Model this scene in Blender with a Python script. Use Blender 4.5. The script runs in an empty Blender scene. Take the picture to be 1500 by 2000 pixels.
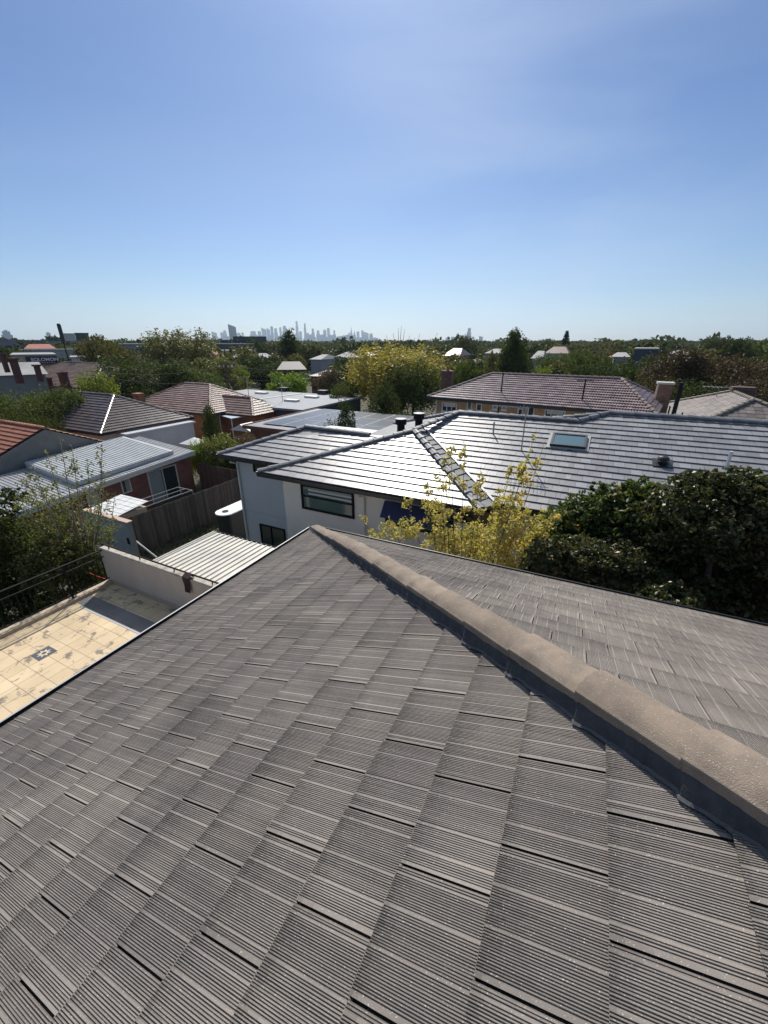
import bpy, math, random
import numpy as np
from mathutils import Vector
rad = math.radians
SC = bpy.context.scene
COL = SC.collection
CAMZ = 9.3
# ------------------------------------------------------------------ camera, sky, sun, exposure
cd = bpy.data.cameras.new('camera'); cam = bpy.data.objects.new('camera', cd); COL.objects.link(cam)
PIT = rad(22.5); FPX = 800.0
cam.location = (0, 0, CAMZ); cam.rotation_euler = (math.pi/2 - PIT, 0, 0)
cd.sensor_fit = 'VERTICAL'; cd.sensor_height = 24; cd.lens = 24*FPX/2000
cd.clip_start = 0.05; cd.clip_end = 40000
SC.camera = cam
SUN_AZ, SUN_EL = -3.0, 43.0
w = bpy.data.worlds.new('World'); SC.world = w; w.use_nodes = True
nt = w.node_tree; bg = nt.nodes['Background']
sky = nt.nodes.new('ShaderNodeTexSky'); sky.sky_type = 'NISHITA'; sky.sun_disc = False
sky.sun_elevation = rad(SUN_EL); sky.sun_rotation = rad(SUN_AZ)
sky.altitude = 0; sky.air_density = 1.0; sky.dust_density = 0.6; sky.ozone_density = 2.5
# thin cirrus streaks mixed into the sky by direction
tc = nt.nodes.new('ShaderNodeTexCoord'); mp = nt.nodes.new('ShaderNodeMapping')
mp.inputs['Rotation'].default_value = (0.0, rad(-20), rad(25)); mp.inputs['Scale'].default_value = (1.0, 2.2, 5.0)
nz = nt.nodes.new('ShaderNodeTexNoise'); nz.inputs['Scale'].default_value = 1.15; nz.inputs['Detail'].default_value = 7; nz.inputs['Roughness'].default_value = .5
nz.inputs['Distortion'].default_value = .5
cr = nt.nodes.new('ShaderNodeMapRange'); cr.inputs[1].default_value = .40; cr.inputs[2].default_value = .72; cr.inputs[3].default_value = 0; cr.inputs[4].default_value = .26
mx = nt.nodes.new('ShaderNodeMix'); mx.data_type = 'RGBA'; mx.inputs[7].default_value = (4.2, 5.0, 6.3, 1)
nt.links.new(tc.outputs['Generated'], mp.inputs[0]); nt.links.new(mp.outputs[0], nz.inputs['Vector'])
cv = Vector((.225, .93, .29)).normalized()
dp_ = nt.nodes.new('ShaderNodeVectorMath'); dp_.operation = 'DOT_PRODUCT'; dp_.inputs[1].default_value = cv; nt.links.new(tc.outputs['Generated'], dp_.inputs[0])
pm = nt.nodes.new('ShaderNodeMapRange'); pm.interpolation_type = 'SMOOTHSTEP'; pm.inputs[1].default_value = .90; pm.inputs[2].default_value = .995; pm.inputs[3].default_value = .35; pm.inputs[4].default_value = 1.6
nt.links.new(dp_.outputs['Value'], pm.inputs[0]); ml = nt.nodes.new('ShaderNodeMath'); ml.operation = 'MULTIPLY'
nt.links.new(nz.outputs[0], cr.inputs[0]); nt.links.new(cr.outputs[0], ml.inputs[0]); nt.links.new(pm.outputs[0], ml.inputs[1]); nt.links.new(ml.outputs[0], mx.inputs[0])
sp = nt.nodes.new('ShaderNodeSeparateXYZ'); nt.links.new(tc.outputs['Generated'], sp.inputs[0])
hr = nt.nodes.new('ShaderNodeValToRGB'); nt.links.new(sp.outputs[2], hr.inputs[0])   # whiter, bluer air near the horizon
hr.color_ramp.elements[0].position = 0; hr.color_ramp.elements[0].color = (.56, .63, .78, 1)
hr.color_ramp.elements[1].position = .62; hr.color_ramp.elements[1].color = (1.55, 1.28, 1.0, 1)  # upper sky out of view brightened and warmed as added fill light
for ps, cc_ in ((.10, (.475, .56, .68)), (.25, (.42, .51, .645)), (.38, (.355, .455, .61)), (.48, (.335, .44, .61))):
    e_ = hr.color_ramp.elements.new(ps); e_.color = (*cc_, 1)
mm_ = nt.nodes.new('ShaderNodeMix'); mm_.data_type = 'RGBA'; mm_.blend_type = 'MULTIPLY'; mm_.inputs[0].default_value = 1
nt.links.new(sky.outputs[0], mm_.inputs[6]); nt.links.new(hr.outputs[0], mm_.inputs[7])
nt.links.new(mm_.outputs[2], mx.inputs[6]); nt.links.new(mx.outputs[2], bg.inputs[0])
bg.inputs[1].default_value = 0.10
sl = bpy.data.lights.new('sun', 'SUN'); sl.energy = 3.7; sl.angle = rad(.53); sl.color = (1, .955, .88)
so = bpy.data.objects.new('sun', sl); COL.objects.link(so)
Ldir = Vector((math.sin(rad(SUN_AZ))*math.cos(rad(SUN_EL)), math.cos(rad(SUN_AZ))*math.cos(rad(SUN_EL)), math.sin(rad(SUN_EL))))
so.rotation_euler = Ldir.to_track_quat('Z', 'Y').to_euler(); so.location = (0, 0, 60)
SC.view_settings.view_transform = 'Standard'; SC.view_settings.look = 'None'; SC.view_settings.gamma = 1
SC.view_settings.exposure = 0.5
SC.cycles.max_bounces = 8; SC.cycles.volume_bounces = 0; SC.cycles.transparent_max_bounces = 8
SC.cycles.sample_clamp_indirect = 6

# ------------------------------------------------------------------ geometry helpers
V = lambda *a: Vector(a)
X_ = Vector((1, 0, 0)); F_ = Vector((0, math.cos(PIT), -math.sin(PIT))); U_ = Vector((0, math.sin(PIT), math.cos(PIT)))
def ray(u, v): return X_*((u-750)/FPX) - U_*((v-1000)/FPX) + F_
def P(u, v, z):            # the point at height z seen at a measured direction
    r = ray(u, v); return r*((z-CAMZ)/r.z) + V(0, 0, CAMZ)
def PD(u, v, D):           # the point at horizontal distance D
    r = ray(u, v); return r*(D/math.hypot(r.x, r.y)) + V(0, 0, CAMZ)
def onplane(u, v, o, n):
    r = ray(u, v); c = V(0, 0, CAMZ); return c + r*((o-c).dot(n)/r.dot(n))
GA = rad(116.8)
A = V(math.sin(GA), math.cos(GA), 0); B = V(-A.y, A.x, 0)      # street grid: A to the right, B away
Z = V(0, 0, 1)
def W(a, b, z=0): return A*a + B*b + Z*z
def AB(u, v, z): p = P(u, v, z); return p.dot(A), p.dot(B)

def tag(o, label=None, cat=None, group=None, kind=None):
    if label: o['label'] = label
    if cat: o['category'] = cat
    if group: o['group'] = group
    if kind: o['kind'] = kind
    return o
def thing(name, label, cat, loc=(0, 0, 0), group=None):
    o = bpy.data.objects.new(name, None); o.empty_display_size = .2; COL.objects.link(o); o.location = loc
    return tag(o, label, cat, group)

class MB:
    def __init__(s): s.v = []; s.f = []; s.t = []; s.mi = []
    def face(s, pts, tint=0.5, mi=0):
        n = len(s.v); s.v += [tuple(p) for p in pts]; s.f.append(tuple(range(n, n+len(pts)))); s.t.append(tint); s.mi.append(mi)
    def box(s, o, ax, ay, az, tint=.5, mi=0):      # o corner, three edge vectors
        if ax.cross(ay).dot(az) < 0: ax, ay = ay, ax
        c = [o, o+ax, o+ax+ay, o+ay]; d = [p+az for p in c]
        n = len(s.v); s.v += [tuple(p) for p in c+d]
        for q in ((3, 2, 1, 0), (4, 5, 6, 7), (0, 1, 5, 4), (1, 2, 6, 5), (2, 3, 7, 6), (3, 0, 4, 7)):
            s.f.append(tuple(n+i for i in q)); s.t.append(tint); s.mi.append(mi)
        return s
    def cbox(s, c, ax, ay, h, tint=.5, mi=0):       # centred on its base
        return s.box(c-ax*.5-ay*.5, ax, ay, Z*h, tint, mi)
    def prism(s, pts, ext, tint=.5, mi=0):          # closed polygon extruded by ext
        n = len(s.v); k = len(pts); s.v += [tuple(p) for p in pts] + [tuple(p+ext) for p in pts]
        nn = (pts[1]-pts[0]).cross(pts[2]-pts[1])
        a = list(range(n, n+k)); b = list(range(n+k, n+2*k))
        fl = nn.dot(ext) > 0
        fs = [a[::-1] if fl else a, b if fl else b[::-1]]
        for i in range(k):
            j = (i+1) % k; q = (a[i], a[j], b[j], b[i]); fs.append(q if fl else q[::-1])
        for q in fs: s.f.append(tuple(q)); s.t.append(tint); s.mi.append(mi)
        return s
    def tube(s, pts, rs, n=6, tint=.5, mi=0, cap=True):
        if not isinstance(rs, (list, tuple)): rs = [rs]*len(pts)
        rings = []
        for i, p in enumerate(pts):
            d = (pts[min(i+1, len(pts)-1)] - pts[max(i-1, 0)]).normalized()
            x = d.cross(Z if abs(d.z) < .9 else X_).normalized(); y = d.cross(x)
            k = len(s.v)
            for j in range(n):
                t = 2*math.pi*j/n; s.v.append(tuple(p + (x*math.cos(t)+y*math.sin(t))*rs[i]))
            rings.append(k)
        for i in range(len(pts)-1):
            for j in range(n):
                j2 = (j+1) % n; s.f.append((rings[i]+j, rings[i+1]+j, rings[i+1]+j2, rings[i]+j2)); s.t.append(tint); s.mi.append(mi)
        if cap:
            s.f.append(tuple(rings[0]+j for j in range(n))); s.f.append(tuple(rings[-1]+j for j in reversed(range(n))))
            s.t += [tint]*2; s.mi += [mi]*2
        return s
    def build(s, name, mats, parent=None, smooth=False, uv=True):
        loc = parent_loc(parent)
        me = bpy.data.meshes.new(name)
        vs = np.array(s.v, dtype=np.float64).reshape(-1, 3)
        own = V(0, 0, 0)
        if parent is None and len(vs):
            lo = vs.min(0); hi = vs.max(0); own = V((lo[0]+hi[0])/2, (lo[1]+hi[1])/2, lo[2]); loc = own
        wv = vs.copy(); vs = vs - np.array(loc)
        me.from_pydata([tuple(p) for p in vs], [], s.f)
        if not isinstance(mats, (list, tuple)): mats = [mats]
        for m in mats: me.materials.append(m)
        if len(mats) > 1: me.polygons.foreach_set('material_index', s.mi)
        at = me.attributes.new('tint', 'FLOAT', 'FACE'); at.data.foreach_set('value', s.t)
        if uv:
            l = me.uv_layers.new(name='UVMap'); nl = len(me.loops)
            vi = np.zeros(nl, dtype=np.int32); me.loops.foreach_get('vertex_index', vi)
            nf = len(me.polygons); ls = np.zeros(nf, dtype=np.int32); me.polygons.foreach_get('loop_start', ls)
            lt = np.zeros(nf, dtype=np.int32); me.polygons.foreach_get('loop_total', lt)
            nr = np.zeros(nf*3); me.polygons.foreach_get('normal', nr); nr = nr.reshape(-1, 3)
            t = np.stack([-nr[:, 1], nr[:, 0], np.zeros(nf)], 1); ln = np.linalg.norm(t, axis=1)
            flat = ln < .02; t[flat] = np.array(A); ln[flat] = 1; t /= ln[:, None]
            bt = np.cross(nr, t); pi = np.repeat(np.arange(nf), lt)
            p = wv[vi]; uvs = np.stack([(p*t[pi]).sum(1), (p*bt[pi]).sum(1)], 1)
            l.data.foreach_set('uv', uvs.astype(np.float32).ravel())
        if smooth: me.polygons.foreach_set('use_smooth', [True]*len(me.polygons))
        me.update()
        o = bpy.data.objects.new(name, me); COL.objects.link(o)
        if parent is not None: o.parent = parent
        else: o.location = own
        return o
def parent_loc(p):
    l = V(0, 0, 0)
    while p is not None: l = l + p.location; p = p.parent
    return l

# ------------------------------------------------------------------ materials
MATS = {}
def mat(name, col, rough=.7, col2=None, nscale=3., bump=0., bscale=40., metal=0., spec=.5, tint=0., coord='Object', stretch=None, detail=5, contrast=(.35, .65), sparkle=0., trans=0., emit=None, alpha=None):
    if name in MATS: return MATS[name]
    m = bpy.data.materials.new(name); m.use_nodes = True; MATS[name] = m
    n = m.node_tree; b = n.nodes['Principled BSDF']; L = n.links.new
    b.inputs['Roughness'].default_value = rough; b.inputs['Metallic'].default_value = metal; b.inputs['Specular IOR Level'].default_value = spec
    c4 = lambda c: (c[0], c[1], c[2], 1)
    b.inputs['Base Color'].default_value = c4(col)
    tcn = n.nodes.new('ShaderNodeTexCoord'); src = tcn.outputs[coord]
    if stretch:
        mpn = n.nodes.new('ShaderNodeMapping'); mpn.inputs['Scale'].default_value = stretch; L(src, mpn.inputs[0]); src = mpn.outputs[0]
    cur = None
    if col2 is not None:
        nn = n.nodes.new('ShaderNodeTexNoise'); nn.inputs['Scale'].default_value = nscale; nn.inputs['Detail'].default_value = detail; nn.inputs['Roughness'].default_value = .62
        L(src, nn.inputs['Vector'])
        mr = n.nodes.new('ShaderNodeMapRange'); mr.inputs[1].default_value = contrast[0]; mr.inputs[2].default_value = contrast[1]; L(nn.outputs[0], mr.inputs[0])
        mi = n.nodes.new('ShaderNodeMix'); mi.data_type = 'RGBA'; mi.inputs[6].default_value = c4(col); mi.inputs[7].default_value = c4(col2)
        L(mr.outputs[0], mi.inputs[0]); cur = mi.outputs[2]
    if tint:
        at = n.nodes.new('ShaderNodeAttribute'); at.attribute_name = 'tint'
        mr = n.nodes.new('ShaderNodeMapRange'); mr.inputs[3].default_value = 1-tint; mr.inputs[4].default_value = 1+tint; L(at.outputs['Fac'], mr.inputs[0])
        mu = n.nodes.new('ShaderNodeVectorMath'); mu.operation = 'SCALE'
        if cur: L(cur, mu.inputs[0])
        else: mu.inputs[0].default_value = col[:3]
        L(mr.outputs[0], mu.inputs['Scale']); cur = mu.outputs[0]
    if sparkle:
        vn = n.nodes.new('ShaderNodeTexNoise'); vn.inputs['Scale'].default_value = 200; vn.inputs['Detail'].default_value = 2; L(tcn.outputs['Object'], vn.inputs['Vector'])
        mr = n.nodes.new('ShaderNodeMapRange'); mr.inputs[1].default_value = .655; mr.inputs[2].default_value = .71; L(vn.outputs[0], mr.inputs[0])
        mi = n.nodes.new('ShaderNodeMix'); mi.data_type = 'RGBA'; mi.inputs[7].default_value = (sparkle, sparkle*.95, sparkle*.85, 1)
        L(mr.outputs[0], mi.inputs[0]); L(cur, mi.inputs[6]); cur = mi.outputs[2]
    if cur: L(cur, b.inputs['Base Color'])
    if bump:
        bn = n.nodes.new('ShaderNodeTexNoise'); bn.inputs['Scale'].default_value = bscale; bn.inputs['Detail'].default_value = 4; L(src, bn.inputs['Vector'])
        bu = n.nodes.new('ShaderNodeBump'); bu.inputs['Strength'].default_value = 1; bu.inputs['Distance'].default_value = bump; L(bn.outputs[0], bu.inputs['Height']); L(bu.outputs[0], b.inputs['Normal'])
    if emit: b.inputs['Emission Color'].default_value = c4(emit); b.inputs['Emission Strength'].default_value = 1
    m['_x'] = 0; del m['_x']
    return m
def brickmat(name, c1, c2, mortar, sx=.23, sy=.076, rough=.85, off=.5, msize=.012, noise=.25, bump=.004, stain=None, bias=0.):
    if name in MATS: return MATS[name]
    m = bpy.data.materials.new(name); m.use_nodes = True; MATS[name] = m
    n = m.node_tree; b = n.nodes['Principled BSDF']; L = n.links.new; b.inputs['Roughness'].default_value = rough
    tcn = n.nodes.new('ShaderNodeTexCoord'); br = n.nodes.new('ShaderNodeTexBrick')
    br.inputs['Color1'].default_value = (*c1, 1); br.inputs['Color2'].default_value = (*c2, 1); br.inputs['Mortar'].default_value = (*mortar, 1)
    br.inputs['Scale'].default_value = 1; br.inputs['Brick Width'].default_value = sx; br.inputs['Row Height'].default_value = sy
    br.inputs['Mortar Size'].default_value = msize/2; br.inputs['Mortar Smooth'].default_value = .1; br.offset = off; br.inputs['Bias'].default_value = bias
    L(tcn.outputs['UV'], br.inputs['Vector'])
    nn = n.nodes.new('ShaderNodeTexNoise'); nn.inputs['Scale'].default_value = 1.3; nn.inputs['Detail'].default_value = 7; L(tcn.outputs['Object'], nn.inputs['Vector'])
    mr = n.nodes.new('ShaderNodeMapRange'); mr.inputs[1].default_value = .3; mr.inputs[2].default_value = .7; mr.inputs[3].default_value = 1-noise; mr.inputs[4].default_value = 1+noise; L(nn.outputs[0], mr.inputs[0])
    mu = n.nodes.new('ShaderNodeVectorMath'); mu.operation = 'SCALE'; L(br.outputs[0], mu.inputs[0]); L(mr.outputs[0], mu.inputs['Scale'])
    cur = mu.outputs[0]
    if stain:
        n2 = n.nodes.new('ShaderNodeTexNoise'); n2.inputs['Scale'].default_value = stain[1]; n2.inputs['Detail'].default_value = 9; n2.inputs['Roughness'].default_value = .68; n2.inputs['Distortion'].default_value = .6
        L(tcn.outputs['Object'], n2.inputs['Vector'])
        m2 = n.nodes.new('ShaderNodeMapRange'); m2.inputs[1].default_value = stain[2]; m2.inputs[2].default_value = stain[2]+.07; L(n2.outputs[0], m2.inputs[0]); m2.inputs[4].default_value = .85
        mi = n.nodes.new('ShaderNodeMix'); mi.data_type = 'RGBA'; mi.inputs[7].default_value = (*stain[0], 1); L(m2.outputs[0], mi.inputs[0]); L(cur, mi.inputs[6]); cur = mi.outputs[2]
    L(cur, b.inputs['Base Color'])
    bu = n.nodes.new('ShaderNodeBump'); bu.invert = True; bu.inputs['Distance'].default_value = bump; L(br.outputs['Fac'], bu.inputs['Height']); L(bu.outputs[0], b.inputs['Normal'])
    return m
def leafmat(name, c1, c2, rough=.5, trans=.35, spec=.4, c3=None, p3=.85):
    if name in MATS: return MATS[name]
    m = bpy.data.materials.new(name); m.use_nodes = True; MATS[name] = m
    n = m.node_tree; b = n.nodes['Principled BSDF']; L = n.links.new
    b.inputs['Roughness'].default_value = rough; b.inputs['Specular IOR Level'].default_value = spec
    at = n.nodes.new('ShaderNodeAttribute'); at.attribute_name = 'tint'
    rp = n.nodes.new('ShaderNodeValToRGB'); rp.color_ramp.elements[0].color = (*c1, 1); rp.color_ramp.elements[1].color = (*c2, 1)
    rp.color_ramp.elements[0].position = .1; rp.color_ramp.elements[1].position = .8
    if c3: e = rp.color_ramp.elements.new(.93); e.color = (*c3, 1)
    L(at.outputs['Fac'], rp.inputs[0]); L(rp.outputs[0], b.inputs['Base Color'])
    tr = n.nodes.new('ShaderNodeBsdfTranslucent'); ms = n.nodes.new('ShaderNodeMixShader'); ms.inputs[0].default_value = trans
    vm = n.nodes.new('ShaderNodeVectorMath'); vm.operation = 'MULTIPLY'; vm.inputs[1].default_value = (1.35, 1.3, .6); L(rp.outputs[0], vm.inputs[0]); L(vm.outputs[0], tr.inputs[0])
    L(b.outputs[0], ms.inputs[1]); L(tr.outputs[0], ms.inputs[2]); L(ms.outputs[0], n.nodes['Material Output'].inputs[0])
    return m
def glassmat(name='window_glass', col=(.03, .04, .045), rough=.06):
    return mat(name, col, rough, spec=.9)

# ------------------------------------------------------------------ tiled roof surfaces
def tiled(mb, o, u, s, n, poly, gauge, width, butt, pats, rng, bond=.5, jit=.0, tj=.5, base=0., gap=.0, hj=0., phase=0., mi=0, head=0):
    """poly: convex CCW outline in (u,s); pats: list of tile cross sections [(x, h, tint)]"""
    xs = [p[0] for p in poly]; ys = [p[1] for p in poly]
    E = []
    k = len(poly)
    ar = sum(poly[i][0]*poly[(i+1) % k][1]-poly[(i+1) % k][0]*poly[i][1] for i in range(k))
    if ar < 0: poly = poly[::-1]
    for i in range(k):
        x0, y0 = poly[i]; x1, y1 = poly[(i+1) % k]; E.append((-(y1-y0), x1-x0, (y1-y0)*x0-(x1-x0)*y0))
    def clip(c):
        for ea, eb, ec in E:
            d = [ea*p[0]+eb*p[1]+ec for p in c]
            if min(d) >= 0: continue
            if max(d) <= 0: return None
            r = []
            for i in range(len(c)):
                j = (i+1) % len(c)
                if d[i] >= 0: r.append(c[i])
                if (d[i] >= 0) != (d[j] >= 0):
                    t = d[i]/(d[i]-d[j]); r.append((c[i][0]+(c[j][0]-c[i][0])*t, c[i][1]+(c[j][1]-c[i][1])*t, c[i][2]+(c[j][2]-c[i][2])*t))
            c = r
            if len(c) < 3: return None
        return c
    flipn = u.cross(s).dot(n) < 0
    v = mb.v; f = mb.f; tt = mb.t; mm = mb.mi
    def put(c, tint):
        b0 = len(v)
        for x, y, h in c: v.append(tuple(o+u*x+s*y+n*h))
        r = tuple(range(b0, b0+len(c))); f.append(r[::-1] if flipn else r); tt.append(tint); mm.append(mi)
    j0 = int(math.floor(min(ys)/gauge-1e-6)); j1 = int(math.ceil(max(ys)/gauge))
    for j in range(j0, j1):
        y0 = j*gauge; y1 = y0+gauge+.004
        off = (bond*(j % 2)+phase + (rng.uniform(-.06, .06) if jit else 0))*width
        i0 = int(math.floor((min(xs)-off)/width)); i1 = int(math.ceil((max(xs)-off)/width))
        for i in range(i0, i1):
            X0 = off+i*width; 
            cell = [(X0, y0, 0), (X0+width, y0, 0), (X0+width, y1, 0), (X0, y1, 0)]
            if clip(cell) is None: continue
            pat = rng.choice(pats); tk = rng.uniform(-tj, tj); hk = rng.uniform(-hj, hj); tl = rng.uniform(-hj, hj)*1.2
            hf = rng.uniform(.06, .20); w2 = width-gap; dy = rng.uniform(-.004, .004) if jit else 0
            for q in range(len(pat)-1):
                xa, ha, ta = pat[q]; xb, hb, tb = pat[q+1]
                xa2 = X0+xa*w2; xb2 = X0+xb*w2
                la = base+butt+ha+hk+tl*(xa-.5); lb = base+butt+hb+hk+tl*(xb-.5)
                if head:
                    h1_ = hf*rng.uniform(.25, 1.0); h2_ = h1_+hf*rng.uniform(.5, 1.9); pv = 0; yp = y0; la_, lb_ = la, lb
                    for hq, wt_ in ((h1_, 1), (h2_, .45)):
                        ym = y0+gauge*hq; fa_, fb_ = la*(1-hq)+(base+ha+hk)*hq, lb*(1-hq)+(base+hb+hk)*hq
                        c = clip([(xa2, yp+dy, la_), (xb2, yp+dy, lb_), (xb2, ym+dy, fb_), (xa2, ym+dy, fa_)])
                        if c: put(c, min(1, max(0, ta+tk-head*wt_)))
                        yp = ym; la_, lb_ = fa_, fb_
                    c = clip([(xa2, ym+dy, fa_), (xb2, ym+dy, fb_), (xb2, y1+dy, base+hb+hk), (xa2, y1+dy, base+ha+hk)])
                    if c: put(c, min(1, max(0, ta+tk)))
                    c = None
                else: c = clip([(xa2, y0+dy, la), (xb2, y0+dy, lb), (xb2, y1+dy, base+hb*.9+hk), (xa2, y1+dy, base+ha*.9+hk)])
                if c: put(c, min(1, max(0, ta+tk)))
                c = [(xa2, y0+dy), (xb2, y0+dy)]
                mx_ = (xa2+xb2)/2
                if all(ea*mx_+eb*(y0+dy+.002)+ec >= 0 for ea, eb, ec in E):
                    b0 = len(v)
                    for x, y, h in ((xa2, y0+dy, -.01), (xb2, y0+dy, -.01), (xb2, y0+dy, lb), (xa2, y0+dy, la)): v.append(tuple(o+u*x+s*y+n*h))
                    r = (b0, b0+1, b0+2, b0+3); f.append(r[::-1] if flipn else r); tt.append(.1); mm.append(mi)  # butt faces tinted dark to paint shadow lines between the courses
    # closing sheet just under the tiles
    b0 = len(v)
    for x, y in poly: v.append(tuple(o+u*x+s*y-n*.012))
    r = tuple(range(b0, b0+len(poly))); f.append(r[::-1] if flipn else r); tt.append(0); mm.append(mi)
def to2(o, u, s, pts): return [((p-o).dot(u), (p-o).dot(s)) for p in pts]
def plane_of(pts):
    n = (pts[1]-pts[0]).cross(pts[2]-pts[0]).normalized()
    if n.z < 0: n = -n
    return n
def roof_face(mb, pts, style, rng, mi=0):
    """pts 3D polygon, pts[0]->pts[1] is the eave"""
    n = plane_of(pts); u = (pts[1]-pts[0]).normalized(); s = n.cross(u)
    c = sum(pts, V(0, 0, 0))/len(pts)
    if (c-pts[0]).dot(s) < 0: s = -s
    poly = to2(pts[0], u, s, pts)
    tiled(mb, pts[0], u, s, n, poly, rng=rng, mi=mi, **style)
WAVE = [(0, .0, .35), (.12, .028, .6), (.3, .028, .75), (.42, .0, .4), (.5, .0, .3), (.62, .026, .6), (.8, .026, .75), (.92, .0, .4), (1, 0, .3)]
S_WAVE = dict(gauge=.34, width=.30, butt=.06, pats=[WAVE], bond=0, tj=.25, hj=.003)
S_FLAT = dict(gauge=.345, width=.30, butt=.03, pats=[[(0, 0, .5), (1, 0, .5)]], bond=.5, tj=.35, hj=.0022, gap=.004)
S_SHINGLE = dict(gauge=.4, width=.4, butt=.012, pats=[[(0, 0, .5), (1, 0, .5)]], bond=0, tj=.5, hj=.003, gap=.02)
def caps(mb, p0, p1, n1, n2, w=.13, L=.38, h=.045, mi=0, rng=random.Random(3)):
    """overlapping angular caps running from low end p0 to high end p1"""
    d = (p1-p0); ln = d.length; d = d/ln
    if n1 is None: n1 = n2 = Z
    up = (n1+n2).normalized(); up = (up-d*up.dot(d)).normalized(); sd = d.cross(up)
    k = max(1, int(round(ln/L))); L = ln/k
    def off(q, x): # height of the roof under sideways offset
        return 0
    for i in range(k):
        a = p0+d*(i*L-.02); b = p0+d*((i+1)*L+.02); t = rng.random()
        def ring(p, hh): return [p+sd*x*(w+hh-h)+up*(y*h*1.2+hh) for x, y in ((-1, -1.2), (-.98, .1), (-.35, 1.), (.35, 1.), (.98, .1), (1, -1.2))]
        r0 = ring(a, h+.02); r1 = ring(b, h-.014)
        for q in range(5): mb.face([r0[q], r0[q+1], r1[q+1], r1[q]][::-1], t, mi)
        mb.face(r0, .3, mi)
        mb.face(r1[::-1], .3, mi)

# ------------------------------------------------------------------ shared materials
M_charcoal = mat('charcoal_metal', (.022, .025, .03), .4, spec=.5)
M_black = mat('black_metal', (.010, .010, .011), .7, spec=.25)
M_white = mat('white_paint', (.74, .74, .72), .55, (.66, .66, .63), 2.)
M_render_white = mat('white_render', (.84, .79, .71), .85, (.78, .73, .65), .8, bump=.002, bscale=60)
M_panel = mat('pale_blue_cladding', (.60, .60, .61), .6, (.55, .55, .56), .5)
M_glass = glassmat()
M_redbrick = brickmat('red_brick', (.27, .085, .06), (.18, .06, .045), (.22, .19, .17))
M_orangebrick = brickmat('orange_brick', (.36, .14, .055), (.27, .10, .045), (.30, .24, .18))
M_yellowbrick = brickmat('tan_brick', (.56, .35, .18), (.42, .25, .13), (.36, .30, .23))
M_terracotta_dark = mat('weathered_dark_tile', (.15, .115, .11), .34, (.075, .06, .058), 1.6, tint=.55, spec=.6)
M_terracotta_pink = mat('weathered_pink_tile', (.34, .21, .17), .45, (.21, .125, .10), 2., tint=.5, spec=.5)
M_terracotta_brown = mat('weathered_brown_tile', (.21, .13, .10), .5, (.13, .08, .06), 2., tint=.45, spec=.5)
M_terracotta_purple = mat('weathered_plum_tile', (.36, .27, .26), .34, (.22, .155, .15), 2., tint=.5, spec=.6)
M_orange_tile = mat('orange_tile', (.38, .14, .08), .75, (.27, .105, .065), 2., tint=.25)
M_trunk = mat('bark', (.10, .075, .055), .9, (.05, .04, .03), 6, bump=.01, bscale=20)
M_trunk_pale = mat('pale_bark', (.38, .34, .29), .85, (.22, .19, .16), 8)

# ------------------------------------------------------------------ ground and air
g = MB(); R0 = 8200; NG = 48
pts = [V(R0*math.cos(2*math.pi*i/NG), R0*math.sin(2*math.pi*i/NG), 0) for i in range(NG)]
g.face(pts)
M_ground = mat('dry_grass_ground', (.045, .055, .025), .95, (.09, .075, .045), .35, bump=.03, bscale=6, detail=8)
tag(g.build('ground', M_ground), kind='structure')

# ================================================================== the roof we stand on
EZ = 6.0
az = rad(26.1); tl = rad(21)
eL = V(math.sin(az), math.cos(az), 0); hL = V(-math.cos(az), math.sin(az), 0)
sL = -(hL*math.cos(tl) - Z*math.sin(tl)); nL = eL.cross(sL); nL = nL if nL.z > 0 else -nL
C0 = P(610, 1033, EZ); C1 = C0 + eL*.06
hipd = (eL*-.846 + sL).normalized()
eR = V(math.sin(rad(-63.9)), math.cos(rad(-63.9)), 0)
nR = hipd.cross(eR).normalized(); nR = nR if nR.z > 0 else -nR
uL = -eL; uR = -eR
sR = nR.cross(uR).normalized(); sR = sR if sR.z > 0 else -sR
SMAX = 6.6
def tile_profile(rng, tilt=0):
    pat = []; x = 0.0; tb_ = rng.uniform(.46, .54)
    nxt = rng.uniform(.02, .2)
    while x < .965:
        if x > nxt:
            band = rng.choice([.012, .016, .022]); pat += [(x, .0006, tb_+.05), (x+band, .0008, tb_+.10)]; x += band; nxt = x+rng.uniform(.16, .36)
            tb_ = min(.66, max(.34, tb_+rng.uniform(-.08, .08)))
        pitch = rng.uniform(.0195, .0235); gw = rng.uniform(.36, .46); hh = rng.uniform(-.0002, .0006); dp = rng.uniform(.0024, .0036); tn = tb_+rng.uniform(-.09, .09)
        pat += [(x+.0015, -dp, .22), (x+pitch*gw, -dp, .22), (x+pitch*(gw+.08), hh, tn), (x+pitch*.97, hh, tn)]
        x += pitch
    pat.append((1, 0, .3))
    pat[0] = (0, pat[0][1], pat[0][2])
    return pat
rg = random.Random(11)
shake = [tile_profile(rg) for _ in range(26)]
M_shake = mat('grooved_concrete_tile', (.268, .237, .206), .82, (.185, .163, .150), 1.7, bump=.0012, bscale=420, tint=.56, sparkle=.5, spec=.3)
M_cap = mat('sandy_cap_tile', (.275, .218, .168), .88, (.17, .138, .11), 6., bump=.003, bscale=230, sparkle=.5, spec=.3, contrast=(.4, .7), tint=.22)
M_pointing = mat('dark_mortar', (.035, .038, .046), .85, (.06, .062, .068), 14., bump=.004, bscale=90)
house = thing('tiled_house', 'foreground roof of grooved grey-brown concrete tiles with a sandy capped hip', 'house', (C0.x, C0.y, 0))
hl2 = (hipd.dot(uL), hipd.dot(sL)); hr2 = (hipd.dot(uR), hipd.dot(sR))
kL = SMAX/hl2[1]; kR = SMAX/hr2[1]
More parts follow.
